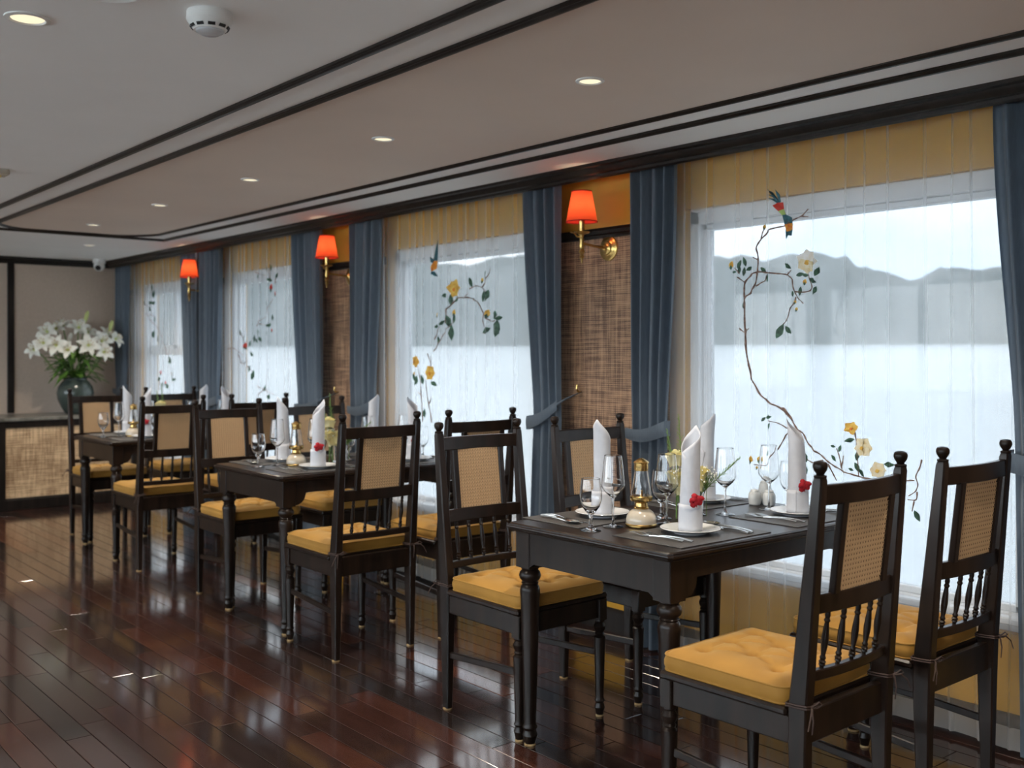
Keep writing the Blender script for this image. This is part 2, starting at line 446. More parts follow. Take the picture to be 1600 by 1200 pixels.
# outside
M['sea'] = noisy('brightened_bay_water', (0.50, 0.55, 0.56), (0.58, 0.62, 0.63), 0.02, 0.30, bmp=0.35, bdist=0.4)  # water base colour raised so it throws daylight up to the ceiling
M['hill'] = noisy('hazy_wooded_limestone', (0.13, 0.155, 0.15), (0.27, 0.285, 0.275), 0.03, 0.95, detail=7)  # limestone grey lifted to stand in for distance haze
EMBROIDERY = [{'b':[[(2.659,1.361),(2.666,1.447),(2.667,1.532),(2.668,1.561),(2.631,1.576),(2.609,1.603),(2.6,1.67),(2.596,1.721),(2.609,1.761),(2.583,1.793),(2.535,1.825),(2.509,1.833),(2.47,1.834),(2.435,1.857),(2.398,1.866),(2.37,1.891)],[(2.398,1.866),(2.37,1.862)],[(2.668,1.561),(2.669,1.589),(2.666,1.623),(2.631,1.65),(2.596,1.662),(2.555,1.654),(2.495,1.647),(2.456,1.641),(2.44,1.622)],[(2.606,1.603),(2.583,1.616),(2.562,1.621),(2.557,1.645)],[(2.704,1.645),(2.669,1.623)],[(2.694,1.659),(2.714,1.683)],[(2.456,1.641),(2.444,1.658)],[(2.596,1.707),(2.615,1.72)],[(2.44,1.622),(2.437,1.589),(2.427,1.567),(2.414,1.545),(2.391,1.525)],[(2.43,1.573),(2.392,1.568),(2.36,1.572),(2.349,1.588),(2.364,1.618),(2.373,1.656)],[(2.424,1.551),(2.43,1.529),(2.448,1.511),(2.453,1.475),(2.463,1.459),(2.482,1.445)],[(2.694,1.433),(2.666,1.413),(2.646,1.432)],[(2.583,1.793),(2.576,1.82),(2.566,1.833)],[(2.661,1.432),(2.663,1.37),(2.648,1.285),(2.596,1.164),(2.545,1.136),(2.473,1.103),(2.431,1.058),(2.494,1.123),(2.454,1.095),(2.435,1.054),(2.415,1.028),(2.39,1.017),(2.37,0.976),(2.333,0.954),(2.302,0.932),(2.28,0.915),(2.246,0.899),(2.204,0.884),(2.151,0.873),(2.088,0.866),(2.021,0.862),(1.953,0.874),(1.929,0.876)],[(1.9,0.953),(1.907,0.923),(1.926,0.891),(1.913,0.863),(1.923,0.837),(1.95,0.819)],[(1.918,0.837),(1.919,0.805),(1.953,0.806)],[(1.929,0.802),(1.937,0.766)],[(2.422,1.03),(2.464,1.011),(2.501,0.95),(2.527,0.92),(2.548,0.885),(2.568,0.875),(2.587,0.877),(2.616,0.877)],[(2.448,1.031),(2.467,1.036),(2.501,1.051),(2.538,1.06)],[(2.28,0.907),(2.253,0.867),(2.24,0.848)],[(2.302,0.919),(2.348,0.904),(2.374,0.916)],[(2.216,0.894),(2.228,0.943),(2.24,0.969)],[(2.216,0.907),(2.206,0.945)],[(2.16,1.037),(2.151,0.996),(2.149,0.949),(2.146,0.923),(2.143,0.874)]],'l':[(2.694,1.698,0.017,60),(2.694,1.676,0.015,90),(2.669,1.666,0.017,80),(2.641,1.676,0.016,20),(2.666,1.706,0.018,110),(2.572,1.666,0.016,-40),(2.549,1.633,0.015,80),(2.458,1.675,0.016,-40),(2.405,1.639,0.016,10),(2.382,1.635,0.013,170),(2.345,1.612,0.019,-25),(2.332,1.573,0.015,70),(2.405,1.574,0.016,80),(2.324,1.645,0.016,70),(2.495,1.418,0.029,60),(2.457,1.423,0.018,-50),(2.673,1.526,0.01,90),(2.719,1.667,0.011,0),(2.438,1.565,0.01,90),(2.542,1.074,0.016,10),(2.572,1.064,0.012,40),(2.538,1.038,0.014,60),(2.549,0.93,0.015,50),(2.383,0.926,0.019,110),(2.381,0.877,0.017,100),(2.256,0.976,0.01,-10),(2.225,0.97,0.013,70),(2.253,0.931,0.013,-50),(2.178,1.005,0.016,15),(2.149,0.949,0.017,80),(2.149,0.905,0.018,-60),(2.128,0.886,0.016,-50),(2.021,0.926,0.019,0),(2.175,0.895,0.01,-20),(1.918,0.751,0.019,-60)],'f':[(2.37,1.688,0.045,7,'w'),(2.172,1.05,0.024,5,'y'),(2.125,0.982,0.034,6,'c'),(2.065,0.902,0.03,6,'c')],'u':[(2.737,1.698,0.016,'y'),(2.566,1.839,0.01,'y'),(2.384,1.609,0.011,'y'),(2.421,1.503,0.008,'y'),(2.427,1.532,0.008,'y'),(2.63,0.898,0.016,'y'),(2.592,0.901,0.013,'y'),(2.603,0.866,0.007,'y')]},{'b':[[(4.876,0.933),(4.914,1.029),(4.938,1.127),(4.945,1.176)],[(4.91,1.038),(4.882,1.079)],[(4.914,1.217),(4.891,1.261),(4.882,1.315)],[(4.925,1.328),(4.897,1.275)],[(4.868,1.341),(4.807,1.385),(4.785,1.429),(4.718,1.481),(4.681,1.514)],[(4.86,1.408),(4.815,1.456),(4.8,1.482)],[(4.755,1.499),(4.748,1.569),(4.689,1.614),(4.652,1.639),(4.552,1.639),(4.476,1.623),(4.435,1.588),(4.401,1.541),(4.334,1.498),(4.292,1.505)],[(4.401,1.541),(4.412,1.508),(4.394,1.474)],[(4.538,1.685),(4.476,1.699),(4.414,1.688),(4.381,1.657)],[(4.414,1.688),(4.36,1.731),(4.34,1.783)],[(4.567,1.64),(4.552,1.66)],[(4.969,0.932),(4.977,1.081),(5.008,1.197),(5.035,1.26)],[(4.977,1.081),(5.029,1.103)]],'l':[(4.762,1.658,0.024,0),(4.706,1.632,0.031,90),(4.527,1.719,0.029,-60),(4.403,1.637,0.027,80),(4.363,1.64,0.029,70),(4.381,1.753,0.019,110),(4.725,1.511,0.033,-70),(4.703,1.446,0.039,90),(4.785,1.504,0.021,30),(4.833,1.483,0.021,10),(4.681,1.523,0.022,80),(4.374,1.453,0.032,20),(4.297,1.534,0.02,80),(4.272,1.517,0.022,10),(4.288,1.464,0.041,85),(5.072,1.187,0.022,-60),(5.04,1.171,0.025,80),(4.977,1.18,0.027,110),(4.86,1.155,0.025,-20),(4.81,1.407,0.017,90),(4.956,0.982,0.023,90),(4.655,1.633,0.019,45)],'f':[(4.674,1.692,0.049,6,'y'),(4.899,1.217,0.041,6,'y'),(5.051,1.283,0.033,5,'y')],'u':[(4.825,1.549,0.013,'y'),(4.681,1.558,0.018,'y'),(4.412,1.725,0.014,'y'),(4.358,1.544,0.02,'y'),(5.064,1.21,0.013,'y')]},{'b':[[(7.654,1.365),(7.55,1.375),(7.459,1.345),(7.336,1.315)],[(7.624,1.34),(7.573,1.372)],[(7.447,1.325),(7.391,1.262),(7.325,1.238),(7.281,1.277)],[(7.292,1.238),(7.184,1.192)],[(7.131,1.532),(7.068,1.575),(6.995,1.597)],[(7.093,1.552),(7.001,1.534)],[(6.985,1.623),(6.914,1.702),(6.883,1.728)],[(7.12,1.088),(7.026,1.067),(6.863,1.03)],[(7.026,1.067),(7.11,1.013)],[(6.934,1.851),(6.934,1.982)],[(7.163,1.935),(7.005,1.9)],[(6.853,1.833),(6.813,1.891)],[(7.414,1.491),(7.314,1.422),(7.27,1.354)]],'l':[(6.928,1.863,0.024,-20),(7.114,1.899,0.013,80),(6.819,1.891,0.02,60),(6.918,1.953,0.019,80),(6.975,1.952,0.015,40),(6.985,1.697,0.011,90),(6.938,1.535,0.022,20),(6.893,1.59,0.021,100),(6.981,1.48,0.017,80),(7.103,1.482,0.025,-60),(7.167,1.44,0.025,80),(7.131,1.423,0.021,-40),(7.068,1.432,0.019,-60),(7.409,1.489,0.023,-60),(7.34,1.446,0.021,60),(7.238,1.402,0.025,50),(7.205,1.325,0.027,-30),(7.249,1.215,0.025,70),(7.184,1.168,0.035,70),(7.01,1.072,0.024,60),(6.942,1.013,0.018,90),(7.336,1.347,0.021,80)],'f':[],'u':[(6.914,1.808,0.027,'r'),(6.843,1.759,0.02,'r'),(7.299,1.388,0.023,'r'),(6.903,1.497,0.013,'r')]},{'b':[[(9.369,1.692),(9.254,1.62),(9.099,1.559),(8.948,1.448),(8.894,1.37),(8.841,1.309)],[(9.297,1.684),(9.169,1.66),(9.183,1.613)],[(9.413,1.795),(9.283,1.726)],[(9.226,1.93),(9.254,1.752)],[(9.058,1.101),(9.044,1.008)],[(8.775,1.167),(8.735,1.077)]],'l':[(9.226,1.919,0.027,80),(9.197,1.86,0.031,80),(9.268,1.784,0.025,30),(9.413,1.789,0.021,-30),(9.283,1.732,0.026,-50),(9.197,1.781,0.027,10),(9.178,1.634,0.025,80),(9.197,1.503,0.034,80),(9.099,1.46,0.025,80),(8.748,1.147,0.026,100),(8.717,1.105,0.022,20),(9.058,1.101,0.029,30),(8.849,1.044,0.031,-40),(8.948,1.057,0.023,60),(8.801,1.273,0.034,-65)],'f':[],'u':[(9.016,1.159,0.023,'r'),(8.894,1.071,0.02,'r')]}]
BIRDS = [[('teal',[(2.492,1.931),(2.522,1.973),(2.549,1.989),(2.529,1.971),(2.499,1.929)]),('teal',[(2.489,1.931),(2.495,1.962),(2.514,1.983),(2.509,1.963),(2.495,1.932)]),('teal',[(2.495,1.93),(2.519,1.96),(2.542,1.966),(2.522,1.955),(2.501,1.928)]),('teal',[(2.499,1.928),(2.519,1.947),(2.541,1.951),(2.522,1.942),(2.503,1.926)]),('red',[(2.522,1.92),(2.502,1.93),(2.478,1.929),(2.474,1.902),(2.499,1.895)]),('lime',[(2.499,1.896),(2.474,1.902),(2.463,1.878),(2.482,1.877)]),('teal',[(2.481,1.879),(2.461,1.879),(2.438,1.865),(2.434,1.835),(2.469,1.838)]),('orange',[(2.47,1.841),(2.435,1.843),(2.435,1.814),(2.456,1.81)]),('teal',[(2.463,1.818),(2.435,1.818),(2.439,1.793),(2.451,1.795),(2.459,1.782)])],[('teal',[(4.818,1.972),(4.806,1.914),(4.815,1.857),(4.857,1.865),(4.853,1.9)]),('teal',[(4.894,1.885),(4.853,1.863),(4.848,1.842),(4.883,1.853)]),('orange',[(4.86,1.858),(4.809,1.857),(4.83,1.814),(4.879,1.799),(4.883,1.826)]),('teal',[(4.879,1.799),(4.853,1.8),(4.807,1.769),(4.845,1.77),(4.882,1.786)])],None,None]


# ------------------------------------------------------------------ mesh helpers
class MB:
    def __init__(self):
        self.v, self.f = [], []

    def add(self, vs, fs):
        n = len(self.v)
        self.v += [tuple(p) for p in vs]
        self.f += [tuple(i + n for i in q) for q in fs]
        return self

    def box(self, c, s, bev=0.0, mat=None):
        hx, hy, hz = s[0] / 2, s[1] / 2, s[2] / 2
        sg = [(a, b, d) for a in (-1, 1) for b in (-1, 1) for d in (-1, 1)]
        if bev <= 0:
            vs = [Vector((a * hx, b * hy, d * hz)) for a, b, d in sg]
            fs = [(0, 1, 3, 2), (4, 6, 7, 5), (0, 4, 5, 1), (2, 3, 7, 6), (0, 2, 6, 4), (1, 5, 7, 3)]
        else:
            e = min(bev, hx * .9, hy * .9, hz * .9)
            vs, idx = [], {}
            for s_ in sg:
                for ax in range(3):
                    p = [s_[0] * (hx - e), s_[1] * (hy - e), s_[2] * (hz - e)]
                    p[ax] = s_[ax] * (hx, hy, hz)[ax]
                    idx[(s_, ax)] = len(vs)
                    vs.append(Vector(p))
            fs = []
            for ax in range(3):
                o1, o2 = [i for i in range(3) if i != ax]
                for sgn in (-1, 1):
                    q = []
                    for a, b in ((-1, -1), (1, -1), (1, 1), (-1, 1)):
                        k = [0, 0, 0]
                        k[ax], k[o1], k[o2] = sgn, a, b
                        q.append(idx[(tuple(k), ax)])
                    fs.append(tuple(q))
                for a in (-1, 1):
                    for b in (-1, 1):
                        k1, k2 = [0, 0, 0], [0, 0, 0]
                        k1[ax], k1[o1], k1[o2] = -1, a, b
                        k2[ax], k2[o1], k2[o2] = 1, a, b
                        fs.append((idx[(tuple(k1), o1)], idx[(tuple(k2), o1)], idx[(tuple(k2), o2)], idx[(tuple(k1), o2)]))
            for s_ in sg:
                fs.append((idx[(s_, 0)], idx[(s_, 1)], idx[(s_, 2)]))
        if mat is not None:
            vs = [mat @ p for p in vs]
        c = Vector(c)
        return self.add([p + c for p in vs], fs)

    def bar(self, p0, p1, w, h, up=(0, 0, 1), bev=0.0):
        p0, p1 = Vector(p0), Vector(p1)
        d = (p1 - p0)
        L = d.length
        y = d.normalized()
        x = y.cross(Vector(up)).normalized()
        z = x.cross(y)
        m = Matrix((x, y, z)).transposed()
        return self.box((p0 + p1) / 2, (w, L, h), bev, m)

    def lathe(self, prof, c=(0, 0, 0), seg=20, axis=None, flute=0, fdepth=0.0):
        vs, fs = [], []
        n = len(prof)
        for i in range(seg):
            a = 2 * pi * i / seg
            k = 1 + (fdepth * cos(flute * a) if flute else 0)
            for r, z in prof:
                vs.append(Vector((r * k * cos(a), r * k * sin(a), z)))
        for i in range(seg):
            j = (i + 1) % seg
            for q in range(n - 1):
                fs.append((i * n + q, j * n + q, j * n + q + 1, i * n + q + 1))
        if prof[0][0] > 1e-6 and prof[0] != prof[-1]:
            fs.append(tuple(i * n for i in reversed(range(seg))))
        if prof[-1][0] > 1e-6 and prof[0] != prof[-1]:
            fs.append(tuple(i * n + n - 1 for i in range(seg)))
        if axis is not None:
            q = Vector((0, 0, 1)).rotation_difference(Vector(axis)).to_matrix()
            vs = [q @ p for p in vs]
        c = Vector(c)
        return self.add([p + c for p in vs], fs)

    def tube(self, pts, rad, seg=8, closed=False, flat=1.0):
        pts = [Vector(p) for p in pts]
        n = len(pts)
        rads = rad if isinstance(rad, (list, tuple)) else [rad] * n
        vs, fs = [], []
        prev = None
        for i, p in enumerate(pts):
            if closed:
                d = pts[(i + 1) % n] - pts[i - 1]
            else:
                d = pts[min(i + 1, n - 1)] - pts[max(i - 1, 0)]
            d = d.normalized() if d.length > 1e-9 else Vector((0, 0, 1))
            if prev is None:
                ref = Vector((0, 0, 1)) if abs(d.z) < 0.9 else Vector((1, 0, 0))
                x = d.cross(ref).normalized()
            else:
                x = (prev - d * prev.dot(d))
                x = x.normalized() if x.length > 1e-6 else d.orthogonal().normalized()
            prev = x
            y = d.cross(x)
            for k in range(seg):
                a = 2 * pi * k / seg
                vs.append(p + (x * cos(a) + y * sin(a) * flat) * rads[i])
        m = n if closed else n - 1
        for i in range(m):
            j = (i + 1) % n
            for k in range(seg):
                l = (k + 1) % seg
                fs.append((i * seg + k, i * seg + l, j * seg + l, j * seg + k))
        if not closed:
            fs.append(tuple(reversed(range(seg))))
            fs.append(tuple((n - 1) * seg + k for k in range(seg)))
        return self.add(vs, fs)

    def grid(self, fn, nu, nv, close_u=False):
        vs = [fn(i / nu, j / nv) for i in range(nu + 1) for j in range(nv + 1)]
        fs = [(i * (nv + 1) + j, (i + 1) * (nv + 1) + j, (i + 1) * (nv + 1) + j + 1, i * (nv + 1) + j + 1)
              for i in range(nu) for j in range(nv)]
        return self.add(vs, fs)

    def loft(self, rings):
        """rings: lists of equal length, capped"""
        n = len(rings[0])
        vs = [p for r in rings for p in r]
        fs = []
        for i in range(len(rings) - 1):
            for k in range(n):
                l = (k + 1) % n
                fs.append((i * n + k, i * n + l, (i + 1) * n + l, (i + 1) * n + k))
        fs.append(tuple(reversed(range(n))))
        fs.append(tuple((len(rings) - 1) * n + k for k in range(n)))
        return self.add(vs, fs)

    def post(self, secs, ch=0.004):
        """secs: (cx, cy, z, wx, wy): lofted chamfered rectangles"""
        rings = []
        for cx, cy, z, wx, wy in secs:
            a, b = wx / 2, wy / 2
            e = min(ch, a * .6, b * .6)
            rings.append([(cx + x, cy + y, z) for x, y in ((-a + e, -b), (a - e, -b), (a, -b + e), (a, b - e), (a - e, b), (-a + e, b), (-a, b - e), (-a, -b + e))])
        return self.loft(rings)

    def prism(self, poly, depth, fn):
        """poly (u,v) extruded by depth; fn(u,v,d)->xyz"""
        n = len(poly)
        vs = [fn(u, v, 0) for u, v in poly] + [fn(u, v, depth) for u, v in poly]
        fs = [tuple(range(n)), tuple(reversed(range(n, 2 * n)))]
        fs += [(i, n + i, n + (i + 1) % n, (i + 1) % n) for i in range(n)]
        return self.add(vs, fs)

    def sweep(self, prof, p0, p1, out, up=(0, 0, 1)):
        """profile (o, z) swept straight from p0 to p1; o along out"""
        p0, p1, out, up = Vector(p0), Vector(p1), Vector(out), Vector(up)
        return self.loft([[p + out * o + up * z for o, z in prof] for p in (p0, p1)])

    def mesh(self, name, mat, smooth=True, angle=32):
        me = bpy.data.meshes.new(name)
        me.from_pydata([tuple(p) for p in self.v], [], self.f)
        bm = bmesh.new()
        bm.from_mesh(me)
        bmesh.ops.recalc_face_normals(bm, faces=bm.faces)
        bm.to_mesh(me)
        bm.free()
        if smooth:
            me.polygons.foreach_set('use_smooth', [True] * len(me.polygons))
            me.set_sharp_from_angle(angle=radians(angle))
        me.materials.append(mat)
        me.update()
        return me

    def build(self, name, mat, parent=None, loc=(0, 0, 0), rotz=0.0, smooth=True, angle=32):
        me = self.mesh(name, mat, smooth, angle)
        return put(name, me, parent, loc, rotz)


def put(name, me, parent=None, loc=(0, 0, 0), rotz=0.0, rot=None):
    o = bpy.data.objects.new(name, me)
    COL.objects.link(o)
    o.location = loc
    o.rotation_euler = rot if rot else (0, 0, rotz)
    if parent is not None:
        o.parent = parent
    return o


def tag(o, label, cat, group=None):
    o['label'] = label
    o['category'] = cat
    if group:
        o['group'] = group
    return o


def thing(name, label, cat, loc=(0, 0, 0), rotz=0.0, group=None):
    o = bpy.data.objects.new(name, None)
    o.empty_display_size = 0.05
    COL.objects.link(o)
    o.location = loc
    o.rotation_euler = (0, 0, rotz)
    return tag(o, label, cat, group)


def struct(o):
    o['kind'] = 'structure'
    return o


def copy_tree(o, parent=None):
    c = o.copy()
    COL.objects.link(c)
    c.parent = parent
    for ch in o.children:
        copy_tree(ch, c)
    return c


def dup(root, label, loc, rotz=0.0, group=None):
    c = copy_tree(root)
    c.location = loc
    c.rotation_euler = (0, 0, rotz)
    c['label'] = label
    if group:
        c['group'] = group
    return c


# ------------------------------------------------------------------ outside: bay and hills (the boat lists a little)
def sea_z(x, y):
    return -2.5 + 0.01286 * x + 0.01024 * y


R = 2500.0
sea = MB().add([(x, y, sea_z(x, y)) for x, y in ((-R, -R), (R, -R), (R, R), (-R, R))], [(0, 1, 2, 3)]).build('sea', M['sea'])
sea['kind'] = 'structure'


def hill_chain(name, label, t0, ctrl, depth, seed):
    """ctrl: (azimuth in image units a=(px-800)/1620, height angle in px above the shore)"""
    rnd = random.Random(seed)
    mb = MB()
    nseg = 150
    a0, a1 = ctrl[0][0], ctrl[-1][0]
    ph = [rnd.uniform(0, 6.28) for _ in range(6)]
    rows = []
    for i in range(nseg + 1):
        a = a0 + (a1 - a0) * i / nseg
        for k in range(len(ctrl) - 1):
            if ctrl[k][0] <= a <= ctrl[k + 1][0] + 1e-9:
                u = (a - ctrl[k][0]) / (ctrl[k + 1][0] - ctrl[k][0])
                u = u * u * (3 - 2 * u)
                h = ctrl[k][1] * (1 - u) + ctrl[k + 1][1] * u
                break
        h += 3.0 * sin(a * 60 + ph[0]) + 1.5 * sin(a * 140 + ph[1])
        d = Vector((sin(THETA) + a * cos(THETA), cos(THETA) - a * sin(THETA), 0))
        row = []
        for v in range(9):
            s = v / 8
            t_ = t0 + depth * s
            p = d * t_
            zz = sea_z(p.x, p.y) - 0.5
            top = h / 1620.0 * (t0 + depth * 0.5)
            zz += top * (sin(pi * min(s, 1.0)) ** 0.6 if 0 < s < 1 else 0) * (1 + 0.06 * sin(v * 2.3 + a * 90))
            row.append((p.x, p.y, zz))
        rows.append(row)
    vs = [p for r in rows for p in r]
    fs = [(i * 9 + j, (i + 1) * 9 + j, (i + 1) * 9 + j + 1, i * 9 + j + 1) for i in range(nseg) for j in range(8)]
    o = mb.add(vs, fs).build(name, M['hill'], angle=180)
    tag(o, label, 'hill')


_sky = [(-0.62, 60), (-0.4, 110), (-0.2, 120), (-0.06, 128), (0.05, 136), (0.19, 130), (0.24, 134), (0.297, 140), (0.321, 132), (0.333, 113), (0.344, 118), (0.367, 109),
        (0.399, 100), (0.413, 113), (0.465, 118), (0.55, 125), (0.7, 95), (0.9, 40)]
hill_chain('wooded_hill', 'hazy grey hills across the bay seen through the sheer curtains', 430.0, _sky, 130.0, 4)

# ------------------------------------------------------------------ floor
floor = MB().box((0.27, 3.45, -0.06), (6.9, 13.6, 0.10)).build('floor', M['subfloor'])
struct(floor)
PW, PL, GAP = 0.0905, 0.90, 0.0026
vis, rest = [], []


def proj(x, y, z):
    t_ = x * sin(THETA) + y * cos(THETA)
    l = x * cos(THETA) - y * sin(THETA)
    return 800 + 1620 * l / t_, 552 - 1620 * (z - CAM_H) / t_, t_


rp = random.Random(5)
k = 0
x = OPP_X + 0.02
while x < WALL_X - 0.01:
    y = FRONT_Y - rp.uniform(0, 0.9)
    while y < BACK_Y:
        L = PL * rp.choice((1.0, 1.0, 0.8, 1.1))
        y0, y1 = max(y, FRONT_Y), min(y + L, BACK_Y)
        if y1 - y0 > 0.02:
            tone = min(1, max(0, rp.gauss(0.45, 0.26)))
            pl = (x + GAP / 2, min(x + PW, WALL_X) - GAP / 2, y0 + GAP / 2, y1 - GAP / 2, tone, rp.uniform(-0.0003, 0.0003))
            inside = False
            for qx in (pl[0], pl[1]):
                for qy in (pl[2], (pl[2] + pl[3]) / 2, pl[3]):
                    px, py, tt = proj(qx, qy, 0)
                    if tt > 0.5 and 0 <= px <= 1600 and 0 <= py <= 1200:
                        inside = True
            px, py, tt = proj((x), (y0 + y1) / 2, 0)
            (vis if inside else rest).append((tt, pl))
        y += L
    x += PW
vis.sort(key=lambda q: q[0])
rest += vis[300:]
vis = vis[:300]


def plank_geo(mb, p):
    x0, x1, y0, y1, tone, dz = p
    tilt = Matrix.Rotation(dz * 9.0, 3, 'Y') @ Matrix.Rotation(dz * dz * 1500.0 * (1 if dz > 0 else -1), 3, 'X')
    mb.box(((x0 + x1) / 2, (y0 + y1) / 2, -0.005 + dz * .5), (x1 - x0, y1 - y0, 0.010), 0.0013, tilt)


def add_tone(me, tones, per):
    a = me.attributes.new('tone', 'FLOAT', 'POINT')
    a.data.foreach_set('value', [tn for tn in tones for _ in range(per)])


for _, p in vis:
    mb = MB()
    plank_geo(mb, p)
    o = mb.build('plank', M['plank'], floor, smooth=False)
    add_tone(o.data, [p[4]], len(o.data.vertices))
mb = MB()
for _, p in rest:
    plank_geo(mb, p)
o = mb.build('planks_beyond', M['plank'], floor, smooth=False)
o['kind'] = 'stuff'
add_tone(o.data, [p[4] for _, p in rest], 24)

# ------------------------------------------------------------------ ceiling
ceiling = struct(MB().box((0.27, 3.45, CEIL + 0.05), (6.9, 13.6, 0.10)).build('ceiling', M['ceiling']))
# fabric field between the mouldings, with hollowed far corners
FX0, FX1, FY0, FY1 = 1.757, 2.847, -2.6, 7.70


def field_outline():
    pts = [(FX0, FY0), (FX1, FY0), (FX1, 7.43)]
    for i in range(1, 9):
        u = i / 8
        pts.append((FX1 - 0.26 * u, 7.43 + 0.27 * sin(u * pi / 2) ** 0.7))
    for i in range(8, 0, -1):
        u = i / 8
        pts.append((FX0 + 0.26 * u, 7.43 + 0.27 * sin(u * pi / 2) ** 0.7))
    pts.append((FX0, 7.43))
    return pts


_fo = field_outline()
MB().prism(_fo, 0.004, lambda u, v, d: (u, v, CEIL + 0.0005 - d)).build('fabric_panel', M['ceil_fabric'], ceiling, smooth=False)
BEAD = [(-.019, .004), (-.019, -.008), (-.015, -.012), (-.010, -.010), (-.006, -.015), (.0, -.017), (.006, -.015), (.010, -.010), (.015, -.012), (.019, -.008), (.019, .004)]


def mould_path(name, pts, closed=False):
    """ceiling moulding swept with mitres along a plan path"""
    n = len(pts)
    rings = []
    for i, p in enumerate(pts):
        p = Vector((p[0], p[1]))
        if closed:
            a, b = Vector(pts[i - 1]), Vector(pts[(i + 1) % n])
        else:
            a, b = Vector(pts[max(i - 1, 0)]), Vector(pts[min(i + 1, n - 1)])
        d0 = (p - a).normalized() if (p - a).length > 1e-6 else (b - p).normalized()
        d1 = (b - p).normalized() if (b - p).length > 1e-6 else d0
        nrm = Vector((-(d0.y + d1.y), d0.x + d1.x)).normalized()
        k = 1.0 / max(0.4, nrm.dot(Vector((-d0.y, d0.x))))
        rings.append([(p.x + nrm.x * o_ * k, p.y + nrm.y * o_ * k, CEIL + z_) for o_, z_ in BEAD])
    mb = MB()
    if closed:
        rings.append(rings[0])
    return struct(mb.loft(rings).build(name, M['trim']))


mould_path('trim_1', [(1.583, FY0 - 0.2), (1.583, 7.80), (3.022, 7.80), (3.022, FY0 - 0.2)])
mould_path('trim_2', _fo[2:] + [(FX0, FY0)] + [(FX1, FY0), (FX1, 7.43)][:1])
mould_path('trim_3', [(FX1, FY0), (FX1, 7.43)])
# crown along the window wall and the back wall
CROWN = [(0.0, 0.0), (0.0, -.055), (.010, -.060), (.022, -.054), (.026, -.044), (.040, -.040), (.052, -.026), (.056, -.016), (.074, -.012), (.080, 0.0)]


def crown(name, p0, p1, out):
    return struct(MB().sweep([(o_, z_) for o_, z_ in CROWN], p0, p1, out).build(name, M['trim']))


crown('trim_4', (3.385, FRONT_Y, CEIL), (3.385, BACK_Y, CEIL), (-1, 0, 0))
crown('trim_5', (OPP_X, BACK_Y, CEIL), (3.385, BACK_Y, CEIL), (0, -1, 0))
# pelmet board that hides the curtain track behind the crown
struct(MB().box((3.3925, (FRONT_Y + BACK_Y) / 2, CEIL - 0.028), (0.014, BACK_Y - FRONT_Y, 0.055)).build('trim_6', M['trim']))

# ------------------------------------------------------------------ window wall
OUT_X = 3.70
openings = sorted(WIN_NEAR + WIN)
wall_window = MB()
edges = [FRONT_Y] + [v for ab in openings for v in ab] + [BACK_Y]
for i in range(0, len(edges), 2):
    a, b = edges[i], edges[i + 1]
    wall_window.box(((WALL_X + OUT_X) / 2, (a + b) / 2, CEIL / 2), (OUT_X - WALL_X, b - a, CEIL))
for a, b in openings:
    wall_window.box(((WALL_X + OUT_X) / 2, (a + b) / 2, (GL0 - 0.06) / 2), (OUT_X - WALL_X, b - a, GL0 - 0.06))
    wall_window.box(((WALL_X + OUT_X) / 2, (a + b) / 2, (GL1 + 0.07 + CEIL) / 2), (OUT_X - WALL_X, b - a, CEIL - GL1 - 0.07))
wall_window = struct(wall_window.build('wall_window', M['yellow'], smooth=False))
for i in range(0, len(edges), 2):
    a, b = edges[i] + 0.05, edges[i + 1] - 0.05
    if b - a < 0.15:
        a, b = edges[i] + 0.02, edges[i + 1] - 0.02
    pn = MB().box((WALL_X - 0.006, (a + b) / 2, (0.30 + 1.885) / 2), (0.012, b - a, 1.585)).build('rattan_panel', M['rattan'], wall_window, smooth=False)
    MB().sweep([(0, 0), (.024, 0), (.028, .012), (.020, .020), (.026, .036), (.018, .05), (0, .052)], (WALL_X, a, 1.885), (WALL_X, b, 1.885), (-1, 0, 0)).build('panel_rail', M['trim'], wall_window)
    MB().sweep([(0, 0), (.020, 0), (.020, .03), (0, .034)], (WALL_X, a, 0.275), (WALL_X, b, 0.275), (-1, 0, 0)).build('panel_rail', M['trim'], wall_window)
struct(MB().sweep([(0, 0), (.018, 0), (.018, .095), (.008, .112), (0, .112)], (WALL_X, FRONT_Y, 0), (WALL_X, BACK_Y, 0), (-1, 0, 0)).build('baseboard_window', M['trim']))

